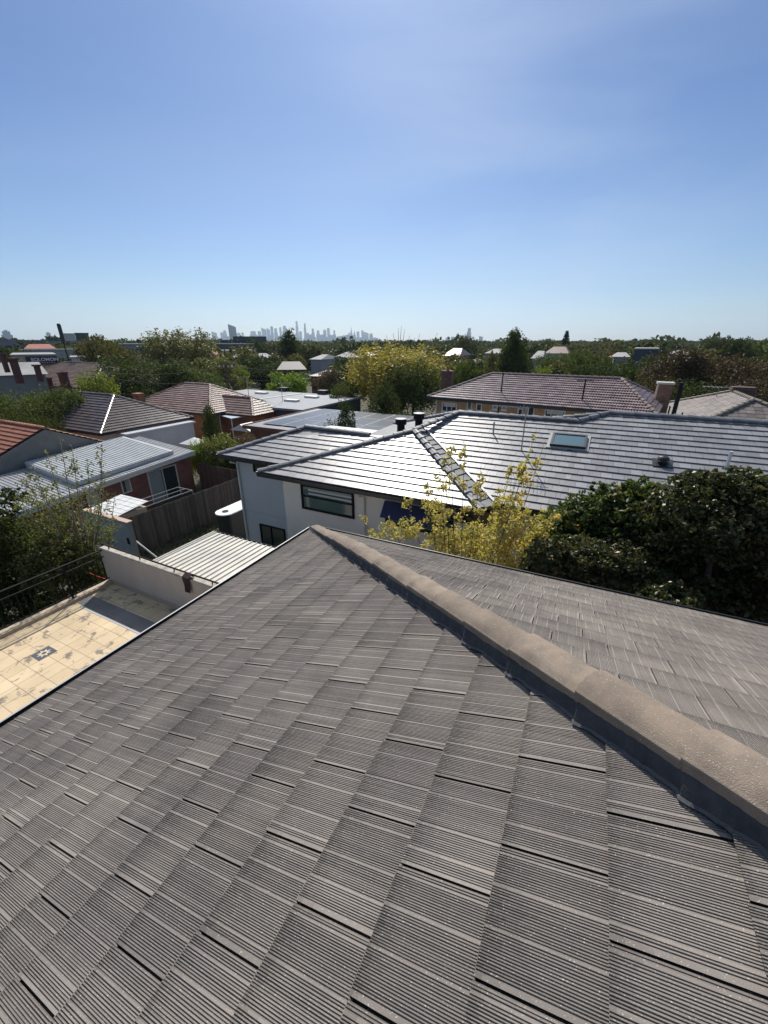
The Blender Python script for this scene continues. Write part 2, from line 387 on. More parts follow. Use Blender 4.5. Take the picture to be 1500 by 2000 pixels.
S_SHAKE = dict(gauge=.333, width=.362, butt=.024, pats=shake, bond=.52, tj=.05, hj=.0012, jit=1, gap=.007, head=.30)
mb = MB(); 
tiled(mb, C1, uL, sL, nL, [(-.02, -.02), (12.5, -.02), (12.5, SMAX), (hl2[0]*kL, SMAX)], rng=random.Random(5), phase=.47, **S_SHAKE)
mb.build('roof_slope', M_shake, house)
mb = MB()
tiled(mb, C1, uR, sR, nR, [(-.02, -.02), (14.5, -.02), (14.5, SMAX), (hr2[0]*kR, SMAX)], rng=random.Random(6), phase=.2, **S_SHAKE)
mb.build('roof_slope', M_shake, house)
# hip caps: rounded, overlapping, each with its own slight misalignment
wv = hipd.cross(Z).normalized(); upv = wv.cross(hipd); upv = upv if upv.z > 0 else -upv   # wv points left
prof = [(.106, .045), (.112, .098), (.100, .114), (.070, .136), (.028, .152), (-.02, .157), (-.062, .146), (-.095, .117), (-.118, .078), (-.128, .03)]
_p2 = [prof[0]]
for i_ in range(1, len(prof)-2):
    p0_, p1_, p2_, p3_ = prof[i_-1], prof[i_], prof[i_+1], prof[i_+2]
    for t_ in (0, .33, .66): _p2.append(tuple(.5*((2*p1_[k]) + (-p0_[k]+p2_[k])*t_ + (2*p0_[k]-5*p1_[k]+4*p2_[k]-p3_[k])*t_*t_ + (-p0_[k]+3*p1_[k]-3*p2_[k]+p3_[k])*t_**3) for k in (0, 1)))
prof = _p2+prof[-2:]
rg = random.Random(8); LC = .455; k0 = .12
from mathutils import noise as mnoise
for i in range(17):
    a = k0+i*LC-.005; b = a+LC+.05
    mb = MB(); ns = 9; rings = []
    dy = rg.uniform(-.006, .006); dz = rg.uniform(-.004, .004)
    for q in range(ns+1):
        t = q/ns; p = C1 + hipd*(a+(b-a)*t); lift = .020*(1-t)-.010+dz; sc = 1.0+.05*(1-t)
        ring = []
        for (x, y) in prof:
            tp = min(1, .38+.62*max(0, (a+(b-a)*t))/2.6)
            nn_ = mnoise.noise(V(x*14+i*7, (a+(b-a)*t)*9, y*9))*.0035
            ring.append(p + wv*((x*sc*(.6+.4*tp))+dy+nn_) + upv*(y*tp+lift*tp+nn_))
        if q == 0:
            ring = [r_-hipd*.004*math.sin(j*2.1+i) for j, r_ in enumerate(ring)]
        rings.append(ring)
    tc_ = rg.uniform(.2, .8)
    for q in range(ns):
        for j in range(len(prof)-1): mb.face([rings[q][j], rings[q][j+1], rings[q+1][j+1], rings[q+1][j]], tc_)
    low = [r_-upv*.016 for r_ in rings[0]]
    for j in range(len(prof)-1): mb.face([rings[0][j], low[j], low[j+1], rings[0][j+1]], 0)
    o = mb.build('hip_cap', M_cap, house, smooth=True)
# dark pointing along both feet of the caps, with a ragged lower edge
mb = MB(); N = 420; Lh = k0+17*LC
prev = None
for side in (1, -1):
    prev = None
    for i in range(N+1):
        h = Lh*i/N; ph = ((h-k0)/LC) % 1.0
        rag = mnoise.noise(V(h*11, side*3, 0))*.012 + mnoise.noise(V(h*40, side, 5))*.006
        tip = .02*max(0, 1-ph*2.2) if side > 0 else .01
        wo = (.130 if side > 0 else .15)+tip+rag
        # foot lies on the tiles
        base = C1+hipd*h; foot = base + wv*side*wo
        nn_ = nL if side > 0 else nR
        tp = min(1, .38+.62*h/2.6); foot = base + wv*side*wo*(.6+.4*tp)
        foot = foot - Z*((foot-C1).dot(nn_)/nn_.z) + Z*.030
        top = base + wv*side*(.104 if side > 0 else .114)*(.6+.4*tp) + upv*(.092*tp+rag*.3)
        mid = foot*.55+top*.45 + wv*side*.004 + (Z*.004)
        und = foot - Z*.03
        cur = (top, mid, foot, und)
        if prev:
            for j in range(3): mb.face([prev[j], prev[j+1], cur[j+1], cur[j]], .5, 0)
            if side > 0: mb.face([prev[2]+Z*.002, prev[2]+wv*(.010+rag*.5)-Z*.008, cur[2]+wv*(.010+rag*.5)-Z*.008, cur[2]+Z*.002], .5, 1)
        prev = cur
mb.build('hip_pointing', [M_pointing, mat('pale_mortar_edge', (.075, .076, .08), .9, (.10, .10, .105), 20.)], house)
# gutters
def gutter(name, p0, p1, out, parent, w=.125, h=.10, m=M_charcoal, lip=None):
    """open trough along p0->p1, out = horizontal outward direction"""
    mb = MB()
    pr = [(0, 0), (0, -h), (w, -h), (w+.004, 0), (w+.018, .004), (w+.018, -.012), (w+.012, -h-.006), (-.006, -h-.006), (-.006, 0)]
    A0 = [p0+out*x+Z*y for x, y in pr]; A1 = [p1+out*x+Z*y for x, y in pr]
    k = len(pr)
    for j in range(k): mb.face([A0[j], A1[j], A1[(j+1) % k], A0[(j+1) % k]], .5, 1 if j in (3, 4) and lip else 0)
    mb.face(A0); mb.face(A1[::-1])
    return mb.build(name, [m, lip] if lip else m, parent)
M_lip = mat('sunlit_lip_and_trim', (.45, .46, .47), .5)  # sun on the charcoal gutter's lip painted as pale colour; floor trim shares it
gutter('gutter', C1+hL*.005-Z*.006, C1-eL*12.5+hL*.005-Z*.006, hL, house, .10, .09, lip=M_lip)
hR = V(-(-eR).y, (-eR).x, 0); hR = hR if hR.dot(sR) < 0 else -hR
gutter('gutter', C1+hR*.005-Z*.006, C1+uR*14.5+hR*.005-Z*.006, hR, house, .10, .09)
# walls and soffit
mb = MB(); ins = .5
q0 = C1-hL*ins-hR*ins; q0.z = 0; 
mb.prism([q0, q0-eL*11.5, q0-eL*11.5-hL*11-hR*0, q0+uR*11.2], Z*(EZ-.15)); mb.build('wall', brickmat('brown_brick', (.25, .15, .10), (.18, .10, .07), (.3, .27, .24)), house)
mb = MB(); z0 = EZ-.13
q = [C1-Z*.13, C1-eL*12.4-Z*.13, C1-eL*12.4-hL*12-Z*.13, C1+uR*12.4-Z*.13]
mb.prism(q, Z*.02); mb.build('soffit', M_white, house)

# ================================================================== terrace
TZ = 3.3
pa = P(222, 1140, TZ); pb = P(357, 1185, TZ)         # foot of the parapet
pc = P(0, 1257, TZ)                                  # outer kerb line
ta, tb = pa.dot(A), pa.dot(B)
M_tfloor = brickmat('terrace_tiles', (.66, .52, .33), (.60, .46, .28), (.34, .26, .18), .355, .355, .6, 0, .012, .12, .0015, stain=((.16, .13, .11), 3.6, .555))
mb = MB(); mb.box(W(ta-.02, tb-9, TZ-.25), A*6.6, B*9.0, Z*.25)
tf = mb.build('terrace_floor', M_tfloor); tag(tf, kind='structure')
# star medallion inlay
mc = P(86, 1276, TZ); M_blue = mat('slate_blue_inlay', (.055, .075, .10), .6, (.09, .10, .12), 6.); M_star = mat('cream_inlay', (.62, .52, .36), .6)
mb = MB(); mb.box(mc-A*.17-B*.17+Z*.0, A*.34, B*.34, Z*.004)
star = []
for i in range(16):
    r_ = .135 if i % 2 == 0 else .072; t = math.pi*i/8; star.append(mc+A*(math.cos(t)*r_)+B*(math.sin(t)*r_)+Z*.0041)
inn = [mc+A*(math.cos(t)*.045)+B*(math.sin(t)*.045)+Z*.0042 for t in [math.pi*i/4 for i in range(8)]]
for i in range(0, 16, 2): 
    mb.prism([star[i], star[i+1], inn[(i//2+1) % 8], inn[i//2], star[i-1]], Z*.003, .5, 1)
tag(mb.build('floor_medallion', [M_blue, M_star]), 'dark blue square inlay with a cream eight-pointed star set in the beige terrace floor', 'floor inlay')
# drain strip
mb = MB(); d0 = P(177, 1193, TZ); d1 = W(d0.dot(A)+3.4, d0.dot(B), TZ)
mb.box(W(ta+.3, d0.dot(B)-.03, TZ), A*3.2, B*.05, Z*.006); tag(mb.build('floor_trim', M_lip), 'pale metal trim strip crossing the terrace tiles near the parapet shadow', 'trim strip')
mb = MB(); mb.box(W(ta+.02, d0.dot(B)+.04, TZ), A*4.6, B*.36, Z*.004); tag(mb.build('dark_floor_band', brickmat('dark_band_tiles', (.20, .19, .185), (.16, .155, .15), (.26, .23, .19), .355, .355, .6, 0, .012, .25, .0015)), 'dark slate tile border band crossing the terrace in front of the parapet', 'tile border')  # dark sheet with tile joints laid across the floor before the parapet
# kerb
M_kerb = mat('cream_kerb', (.58, .47, .33), .8, (.42, .34, .25), 3.)
mb = MB(); mb.box(W(ta-.20, tb-9, TZ-.3), A*.2, B*9.1, Z*.38)
tag(mb.build('terrace_kerb', M_kerb), 'low cream kerb edging the terrace beneath the black railing', 'kerb')
# parapet
pt = thing('parapet_wall', 'weathered pale grey rendered parapet wall at the far end of the terrace', 'wall', tuple(W(ta, tb, TZ)))
M_parapet = mat('stained_pale_render', (.54, .49, .42), .9, (.46, .41, .35), 1.6, bump=.002, bscale=50, stretch=(1, 1, .35))
M_coping = mat('stained_coping', (.50, .45, .38), .9, (.20, .17, .13), 7., contrast=(.45, .75))
PH = 1.0; PLn = 5.2
mb = MB(); mb.box(W(ta-.2, tb+.002, 0), A*PLn, B*.16, Z*(TZ+PH)); mb.build('wall', M_parapet, pt)
mb = MB(); mb.box(W(ta-.22, tb-.01, TZ+PH), A*(PLn+.02), B*.19, Z*.03); mb.build('coping', M_coping, pt)
mb = MB(); mb.box(W(ta, tb-.012, TZ), A*PLn, B*.012, Z*.12); mb.build('skirting', mat('skirting', (.42, .34, .26), .8), pt)
rr = thing('top_rail', 'black steel tube rail on short posts along the top of the parapet wall', 'railing', tuple(W(ta, tb+.08, TZ+PH)))
mb = MB(); mb.tube([W(ta-.25, tb+.08, TZ+PH+.12), W(ta+4.9, tb+.08, TZ+PH+.12)], .02, 8); mb.build('rail', M_black, rr)
for x in (.1, 1.35, 2.6, 3.85):
    mb = MB(); mb.tube([W(ta+x, tb+.08, TZ+PH+.03), W(ta+x, tb+.08, TZ+PH+.11)], .013, 6); mb.build('post', M_black, rr)
# cloth on the rail
mb = MB(); cpos = P(366, 1122, TZ+PH+.12); ca = cpos.dot(A)
rows = []
for i in range(9):
    y = i/8; row = []
    for j in range(8):
        x = (j/7-.5)*(.24-.05*y)+.012*math.sin(i*1.3+j)
        if i == 0: row.append(W(ca+x, tb+.10, TZ+PH+.04))
        elif i == 1: row.append(W(ca+x, tb+.08, TZ+PH+.147))
        else: row.append(W(ca+x+.02*y, tb-.03-.022*(j % 2)*(.3+y)-.01, TZ+PH+.147-.5*(y-.12)-(.04*((j*37) % 5)/5)*y))
    rows.append(row)
for i in range(8):
    for j in range(7): mb.face([rows[i][j], rows[i][j+1], rows[i+1][j+1], rows[i+1][j]])
tag(mb.build('hanging_rag', mat('dark_maroon_cloth', (.035, .02, .025), .95, (.06, .04, .045), 12), smooth=True), 'crumpled dark maroon cloth hung over the parapet rail', 'cloth')
# balcony railing
br_ = thing('balcony_railing', 'black steel balcony railing with thin balusters along the terrace edge above the trees', 'railing', tuple(W(ta-.1, tb, TZ)))
mb = MB(); mb.box(W(ta-.125, tb-9, TZ+.98), A*.05, B*9.0, Z*.025); mb.build('top_rail', M_black, br_)
mb = MB(); mb.box(W(ta-.115, tb-9, TZ+.80), A*.03, B*9.0, Z*.018); mb.build('middle_rail', M_black, br_)
mb = MB(); mb.box(W(ta-.115, tb-9, TZ+.16), A*.03, B*9.0, Z*.018); mb.build('bottom_rail', M_black, br_)
for i in range(72):
    b_ = tb-.08-i*.125
    if i % 14 == 7:
        mb = MB(); mb.box(W(ta-.12, b_, TZ+.08), A*.04, B*.04, Z*.9); mb.build('post', M_black, br_)
    else:
        mb = MB(); mb.box(W(ta-.107, b_, TZ+.16), A*.015, B*.015, Z*.64); mb.build('baluster', M_black, br_)
# red rope
mb = MB(); r0 = PD(224, 1135, 11.85); r1 = PD(160, 1112, 13.2)
mb.tube([r0+(r1-r0)*t-Z*.05*math.sin(math.pi*t) for t in [i/8 for i in range(9)]], .011, 5)
tag(mb.build('rope', mat('red_rope', (.55, .05, .04), .8)), 'red rope stretched from the terrace corner out into the trees', 'rope')

# ================================================================== ribbed patio roof beyond the parapet
def ribbed(mb, o, along, across, n, pitch=.2, rib=.03, rw=.4, tint=.5, trap=True):
    """sheet o, ribs run along 'along', repeat over 'across'"""
    ln = across.length; d = across/ln; k = int(ln/pitch); x = 0
    pts = [(0, 0)]
    for i in range(k):
        x = i*pitch; pts += [(x+pitch*(1-rw)*.5, 0), (x+pitch*((1-rw)*.5+.08), rib), (x+pitch*((1+rw)*.5-.08), rib), (x+pitch*(1+rw)*.5, 0)]
    pts.append((ln, 0))
    for (x0, h0), (x1, h1) in zip(pts[:-1], pts[1:]):
        a = o+d*x0+n*h0; b = o+d*x1+n*h1; mb.face([a, b, b+along, a+along], tint)
def onB(u, v, b):          # point on the vertical plane at grid depth b
    r = ray(u, v); c = V(0, 0, CAMZ); return c + r*((b-c.dot(B))/r.dot(B))
def onA(u, v, a):
    r = ray(u, v); c = V(0, 0, CAMZ); return c + r*((a-c.dot(A))/r.dot(A))
M_cream_metal = mat('cream_ribbed_steel', (.66, .63, .55), .5, (.52, .50, .45), 1.5, spec=.4)
M_zinc = mat('weathered_zinc_sheet', (.38, .385, .385), .5, (.28, .285, .29), 1.2, spec=.5)
PZ = 3.32
f0 = P(419, 1039, PZ); fa, fb = f0.dot(A), f0.dot(B)
po = thing('patio_roof', 'cream ribbed steel patio roof between the parapet wall and the white house', 'patio roof', tuple(W(fa+2.5, 6.8, 0)))
mb = MB(); ribbed(mb, W(fa, tb+.18, PZ), B*(fb-tb-.18), A*5.6, Z, .20, .035, .34)
mb.build('ribbed_sheet', M_cream_metal, po)
gutter('gutter', W(fa-.02, fb, PZ-.01), W(fa+5.6, fb, PZ-.01), B, po, .09, .09)
mb = MB(); mb.box(W(fa-.04, tb+.2, PZ-.12), A*.04, B*(fb-tb-.2), Z*.15); mb.build('side_fascia', M_cream_metal, po)
for x in (.1, 2.6, 5.1):
    mb = MB(); mb.box(W(fa+x, fb-.12, 0), A*.09, B*.09, Z*(PZ-.12)); mb.build('post', M_white, po)
mb = MB(); mb.box(W(fa, fb-.15, PZ-.16), A*5.5, B*.1, Z*.13); mb.build('beam', M_white, po)

def window(parent, o, ux, w, h, out, fr=M_black, glass=M_glass, fw=.06, mull=(), trans=(), d=.06, blind=None, sill=None, name='window'):
    """o lower-left corner on the wall face, ux unit along, out unit outward"""
    mb = MB()
    o = o+out*.004
    mb.box(o, ux*w, out*d, Z*fw); mb.box(o+Z*(h-fw), ux*w, out*d, Z*fw)
    mb.box(o+Z*fw, ux*fw, out*d, Z*(h-2*fw)); mb.box(o+ux*(w-fw)+Z*fw, ux*fw, out*d, Z*(h-2*fw))
    for m in mull: mb.box(o+ux*(w*m-fw*.4)+Z*fw, ux*fw*.8, out*d*.9, Z*(h-2*fw))
    for t in trans: mb.box(o+Z*(h*t-fw*.4)+ux*fw, ux*(w-2*fw), out*d*.8, Z*fw*.8)
    wo = mb.build(name, fr, parent)
    mb = MB(); mb.box(o+ux*fw*.9+Z*fw*.9, ux*(w-1.8*fw), out*.014, Z*(h-1.8*fw)); mb.build('pane', glass, wo)
    if blind:
        for (x0, x1, y0, y1, bm) in blind:
            mb = MB(); mb.box(o+ux*w*x0+Z*h*y0+out*.0145, ux*w*(x1-x0), out*.004, Z*h*(y1-y0)); mb.build('blind', bm, wo)
    if sill:
        mb = MB(); mb.box(o-ux*.05-Z*.07, ux*(w+.1), out*(d+.03), Z*.066); mb.build('sill', sill, wo)
    return wo

# ================================================================== white two-storey house with silver tiles
WE = 4.95; PT = rad(18)
M_silver = mat('silver_grey_tile', (.27, .27, .275), .38, (.215, .215, .222), 1.1, tint=.2, spec=.55, bump=.0008, bscale=300)
M_silver_cap = mat('dull_grey_cap_tile', (.20, .205, .215), .45, (.14, .145, .155), 2., tint=.2)
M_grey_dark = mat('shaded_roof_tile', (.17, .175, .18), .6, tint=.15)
wh = thing('white_house', 'white two-storey house with a large silver-grey tiled hip roof and black framed windows', 'house', tuple(W(-3, 13, 0)))
nB = (Z*math.cos(PT) - B*math.sin(PT))      # normal of the faces that look at the camera
oA, oC, oD = W(0, 10.72, WE), W(0, 11.41, WE), W(0, 11.88, WE)
def onF(u, v, o): return onplane(u, v, o, nB)
rgs = random.Random(21)
S_SILVER = dict(gauge=.335, width=.31, butt=.034, pats=[[(0, 0, .5), (1, 0, .5)]], bond=.5, tj=.5, hj=.002, gap=.006)
S_SILVER2 = dict(S_SILVER, gauge=.345)
a_c = AB(507, 921, WE)[0]; d_c = AB(428, 887, WE)[0]
Alow = W(a_c, 10.72, WE); Aap = onF(809, 842, oA); Ar = onF(940, 998, oA); Ar = W(Ar.dot(A), 10.72, WE)
Dlow = W(d_c, 11.88, WE); Dr1 = onF(598, 835, oD); Dr2 = onF(722, 850, oD)
Crl = onF(897, 807, oC); Cr1 = onF(1130, 828, oC); Cr2 = onF(1190, 808, oC); Cr3 = Cr2 + A*14
Cr1 = Cr1 + (B*math.cos(PT)+Z*math.sin(PT))*((Crl-Cr1).dot(B*math.cos(PT)+Z*math.sin(PT)))
Vtop = onF(826, 834, oC); Vbot = W(onF(967, 985, oC).dot(A), 11.41, WE)
fB = B*math.cos(PT)+Z*math.sin(PT)           # up-slope direction
mb = MB(); roof_face(mb, [Alow, Ar, Aap], S_SILVER2, rgs); mb.build('wing_roof_face', M_silver, wh)
mb = MB(); De = W(a_c+.35, 11.88, WE); hx = onF(749, 850, oD)
roof_face(mb, [Dlow, De, hx, Dr2, Dr1], S_SILVER, rgs); mb.build('rear_roof_face', M_silver, wh)
mb = MB(); roof_face(mb, [Vbot, W(20, 11.41, WE), Cr3+A*0, Cr2, Cr1, Crl, Vtop][:0] or [Vbot, W(Cr1.dot(A), 11.41, WE), Cr1, Crl, Vtop], S_SILVER, rgs)
ph = (W(Cr1.dot(A), 11.41, WE)-Vbot).length
roof_face(mb, [W(Cr1.dot(A), 11.41, WE), W(22, 11.41, WE), Cr2+A*(22-Cr2.dot(A)), Cr2, Cr1], S_SILVER, rgs)
mb.build('main_roof_face', M_silver, wh)
# right flank of the wing roof (narrow sliver between its hip and the valley)
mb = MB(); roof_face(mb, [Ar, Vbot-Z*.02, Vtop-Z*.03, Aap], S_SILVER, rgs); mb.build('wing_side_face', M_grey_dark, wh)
mb = MB(); vd = (Vtop-Vbot).normalized(); vs = A
mb.face([Vbot+Z*.045-A*.04, Vbot+Z*.055+A*.05, Vtop+Z*.055+A*.05, Vtop+Z*.045-A*.04]); mb.build('valley_gutter', mat('bright_valley_metal', (.55, .57, .60), .5), wh)
# left flank: from the hip back to the far hip
kf = 9.0; T_ = math.tan(PT)
Lfar = W(Crl.dot(A)-3.6, Crl.dot(B)+3.6, Crl.z-3.6*T_)
Lfar = W(Crl.dot(A)-5.5, Crl.dot(B)+5.5, Crl.z-5.5*T_)
nearh = W(Crl.dot(A)-5.5, Crl.dot(B)-5.5, Crl.z-5.5*T_)
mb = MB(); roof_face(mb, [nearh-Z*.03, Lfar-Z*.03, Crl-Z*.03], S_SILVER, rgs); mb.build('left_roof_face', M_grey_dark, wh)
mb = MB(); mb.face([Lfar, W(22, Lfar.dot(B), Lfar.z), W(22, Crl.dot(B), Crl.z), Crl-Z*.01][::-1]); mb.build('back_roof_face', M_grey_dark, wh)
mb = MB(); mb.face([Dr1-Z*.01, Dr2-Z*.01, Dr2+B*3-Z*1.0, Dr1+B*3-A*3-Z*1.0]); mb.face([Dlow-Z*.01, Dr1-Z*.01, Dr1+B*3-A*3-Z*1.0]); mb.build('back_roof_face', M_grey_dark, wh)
cp = MB()
capr = random.Random(4)
def cap_run(m, p0, p1, n1=None, n2=None, **k): caps(m, p0, p1, n1, n2, w=.115, L=.40, h=.04, rng=capr, **k)
nA_ = (Z*math.cos(PT)-A*math.sin(PT)); nAr = (Z*math.cos(PT)+A*math.sin(PT)); nBk = (Z*math.cos(PT)+B*math.sin(PT))
cap_run(cp, Alow+Z*.01, Aap+Z*.03, nB, nA_); cap_run(cp, Aap+Z*.03, Crl+Z*.03, nB, nA_)
cap_run(cp, Dlow+Z*.01, Dr1+Z*.03, nB, nA_); cap_run(cp, Dr1+Z*.03, Dr2+Z*.03, nB, nBk)
cap_run(cp, Crl+Z*.03, Cr1+Z*.03, nB, nBk); cap_run(cp, Cr1+Z*.04, Cr2+Z*.03, nB, nAr); cap_run(cp, Cr2+Z*.03, Cr2+A*(22-Cr2.dot(A))+Z*.03, nB, nBk)
cap_run(cp, Ar+Z*.02, Aap+Z*.04, nB, nAr); cap_run(cp, Lfar+Z*.02, Crl+Z*.03, nBk, nA_)
mb = cp; mb.build('ridge_caps', M_silver_cap, wh)
# rear part of the roof behind the ridge step
Qr = onB(1018, 823, Cr2.dot(B)-.35)
mb = MB(); mb.face([Cr1+Z*.01, Cr2+Z*.0, Qr, Cr1.lerp(Crl, .45)+B*.12-Z*.05]); mb.build('rear_roof_face', M_silver, wh)
cap2 = MB(); caps(cap2, Qr+Z*.01, Cr2+Z*.02, None, None, w=.1, L=.4, h=.03, rng=capr); cap2.build('ridge_caps', M_silver_cap, wh)
# gutters, walls
for q0, q1 in ((Alow, Ar), (Vbot, W(22, 11.41, WE)), (Dlow, W(a_c+.2, 11.88, WE))):
    gutter('gutter', q0-B*.0-Z*.01, q1-Z*.01, -B, wh, .11, .12)
gutter('gutter', Alow-Z*.012, Alow+B*1.3-Z*.012, -A, wh, .11, .12); gutter('gutter', Dlow-Z*.012, Dlow+B*6-Z*.012, -A, wh, .11, .12)
bA, bC, bD = 11.2, 11.95, 12.35
aw0 = onB(556, 980, bA).dot(A); aw1 = Ar.dot(A)-.5; ad0 = onB(470, 950, bD).dot(A)
mb = MB()
mb.prism([W(aw0, bA), W(aw1, bA), W(aw1, bC), W(21.5, bC), W(21.5, 20), W(aw0, 20)], Z*(WE-.1)); mb.build('wall', M_render_white, wh)
pz = onB(558, 1013, bD).z
mb = MB(); mb.box(W(ad0, bD, 0), A*(aw0-ad0-.003), B*7, Z*(pz-.02)); mb.box(W(ad0, bD, pz+.01), A*(aw0-ad0-.003), B*7, Z*(WE-.1-pz)); mb.box(W(ad0+.02, bD+.02, pz-.02), A*(aw0-ad0-.03), B*6.9, Z*.03, 0)
mb.build('cladding_wall', M_panel, wh)
mb = MB(); mb.box(W(ad0-.25, 11.9, WE-.14), A*(aw0-ad0+.2), B*8, Z*.03); mb.box(W(a_c+.03, 10.75, WE-.135), A*(aw1-a_c+.3), B*9, Z*.03); mb.box(W(aw1+.1, 11.43, WE-.13), A*24, B*8.6, Z*.03)
mb.build('soffit', M_white, wh)
def win_px(parent, b, q, **kw):   # q = u0,v0(top-left), u1,v1(bottom-right)
    p0 = onB(q[0], q[1], b); p1 = onB(q[2], q[3], b); a0, a1 = p0.dot(A), p1.dot(A)
    return window(parent, W(a0, b, p1.z), A, a1-a0, p0.z-p1.z, -B, **kw)
M_blind_pale = mat('pale_blind', (.55, .56, .55), .8); M_glass_green = glassmat('greenish_window_glass', (.10, .15, .145), .08)
M_blind_stripe = mat('striped_blind', (.42, .42, .42), .7, (.1, .1, .1), 30., stretch=(.1, .1, 4))
win_px(wh, bA, (588, 944, 693, 1013), fw=.07, trans=(.54,), glass=M_glass_green, blind=[(.14, .98, .76, .84, M_blind_pale), (.14, .98, .62, .69, M_blind_pale)])
w2 = win_px(wh, bA, (754, 978, 884, 1050), fw=.07, trans=(.62,), mull=(.5,), glass=M_glass_green)
p = onB(754, 978, bA); q = onB(845, 978, bA)
mb = MB(); mb.prism([W(p.dot(A)-.02, bA-.03, p.z+.02), W(p.dot(A)-.02, bA-.06, p.z+.03), W(p.dot(A)-.02, bA-.42, p.z-.42), W(p.dot(A)-.02, bA-.39, p.z-.44)], A*(q.dot(A)-p.dot(A)))
mb.build('awning', mat('navy_awning', (.02, .03, .10), .7), wh)
win_px(wh, bA, (893, 985, 960, 1030), fw=.06)
win_px(wh, bD, (508, 1022, 562, 1085), fw=.06, mull=(.45,), glass=glassmat('reflecting_glass', (.05, .06, .055), .03))
win_px(wh, bD, (495, 905, 521, 925), fw=.04, name='window')
def pipe_px(parent, u, v0, b, z0=0, r=.045, m=M_white):
    p = onB(u, v0, b); mb = MB(); x = W(p.dot(A), b-.07, 0)
    mb.tube([x+Z*z0, x+Z*(p.z-.05), x-B*.35+Z*(p.z+.12)], r, 8); return mb.build('downpipe', m, parent)
pipe_px(wh, 712, 967, bA); pipe_px(wh, 465, 903, bD); pipe_px(wh, 1076, 1010, bC)
mb = MB(); mb.box(W(ad0-.05, bD-.012, 0), A*.1, B*.01, Z*(WE-.15)); mb.build('corner_trim', M_white, wh)
# roof fittings
def roofpt(u, v, o=oC): return onF(u, v, o)
sk = thing('skylight', 'dark framed blue glass skylight set in the silver tiled roof', 'skylight', tuple(roofpt(1110, 877)))
s0 = roofpt(1073, 873); s1 = roofpt(1143, 878); s3 = roofpt(1077, 850); wd = (s1-s0).dot(A); hh = (s3-s0).dot(fB)
mb = MB(); fr = .07
for (x, y, ww, h2) in ((0, 0, wd, fr), (0, hh-fr, wd, fr), (0, fr, fr, hh-2*fr), (wd-fr, fr, fr, hh-2*fr)):
    mb.box(s0+A*x+fB*y+nB*.02, A*ww, fB*h2, nB*.11)
mb.build('frame', M_charcoal, sk)
mb = MB(); mb.box(s0+A*fr+fB*fr+nB*.02, A*(wd-2*fr), fB*(hh-2*fr), nB*.085); mb.build('pane', mat('skylight_glass', (.05, .15, .20), .08, spec=.9), sk)
mb = MB(); mb.box(s0-A*.1-fB*.1+nB*.02, A*(wd+.2), fB*.1, nB*.03); mb.box(s0-A*.1+nB*.02, A*.1, fB*(hh+.1), nB*.03); mb.box(s0+A*wd+nB*.02, A*.1, fB*(hh+.1), nB*.03); mb.build('flashing', M_zinc, sk)
dv = thing('dome_vent', 'small black dome roof vent on the silver tiles right of the skylight', 'roof vent', tuple(roofpt(1293, 908)))
dc = roofpt(1293, 906)
mb = MB(); mb.box(dc-A*.26-fB*.22+nB*.036, A*.52, fB*.44, nB*.008); mb.build('flashing', M_charcoal, dv)
mb = MB(); prf = [(.10, .04), (.10, .12), (.17, .12), (.165, .17), (.13, .22), (.07, .245), (.005, .25)]
for i in range(14):
    t0, t1 = 2*math.pi*i/14, 2*math.pi*(i+1)/14
    for (r0_, z0_), (r1_, z1_) in zip(prf[:-1], prf[1:]):
        mb.face([dc+A*math.cos(t0)*r0_+B*math.sin(t0)*r0_+Z*z0_, dc+A*math.cos(t1)*r0_+B*math.sin(t1)*r0_+Z*z0_, dc+A*math.cos(t1)*r1_+B*math.sin(t1)*r1_+Z*z1_, dc+A*math.cos(t0)*r1_+B*math.sin(t0)*r1_+Z*z1_])
mb.build('dome', M_charcoal, dv, smooth=True)
def vent_pot(u, v, lab):
    o_, n_ = W(Crl.dot(A)-5.5, Crl.dot(B), Crl.z-5.5*T_), nA_
    base = onplane(u, v, o_, n_); t = thing('vent_pot', lab, 'roof vent', tuple(base), 'black flue vents behind the silver ridge')
    mb = MB(); prf = [(.16, -.1), (.16, .22), (.23, .24), (.23, .42), (.19, .46)]
    def lathe(mb, prf):
        for i in range(14):
            t0, t1 = 2*math.pi*i/14, 2*math.pi*(i+1)/14; c = lambda t, r: base+A*(math.cos(t)*r)+B*(math.sin(t)*r)
            for (r0_, z0_), (r1_, z1_) in zip(prf[:-1], prf[1:]):
                mb.face([c(t0, r0_)+Z*z0_, c(t1, r0_)+Z*z0_, c(t1, r1_)+Z*z1_, c(t0, r1_)+Z*z1_])
    lathe(mb, prf); mb.build('flue', M_black, t, smooth=False)
    mb = MB(); lathe(mb, [(.24, .455), (.24, .475), (.001, .5)]); mb.build('cap', M_zinc, t)
vent_pot(783, 840, 'left one of two black flue vents with pale caps behind the silver ridge')
vent_pot(818, 829, 'right one of two black flue vents with pale caps behind the silver ridge')
def thin_pole(name, lab, cat, p, h, r=.02, m=M_zinc, extra=None, group=None):
    mb = MB(); mb.tube([p-Z*.1, p+Z*h*.5, p+Z*h], r, 6)
    if extra: extra(mb, p, h)
    o = mb.build(name, m); tag(o, lab, cat, group); return o
an = roofpt(1018, 880)
def top_h(u, v, p): # height above p of what is seen at u,v at the same distance
    r = ray(u, v); return r.z*math.hypot(p.x, p.y)/math.hypot(r.x, r.y)+CAMZ-p.z
ah = top_h(1028, 795, an)
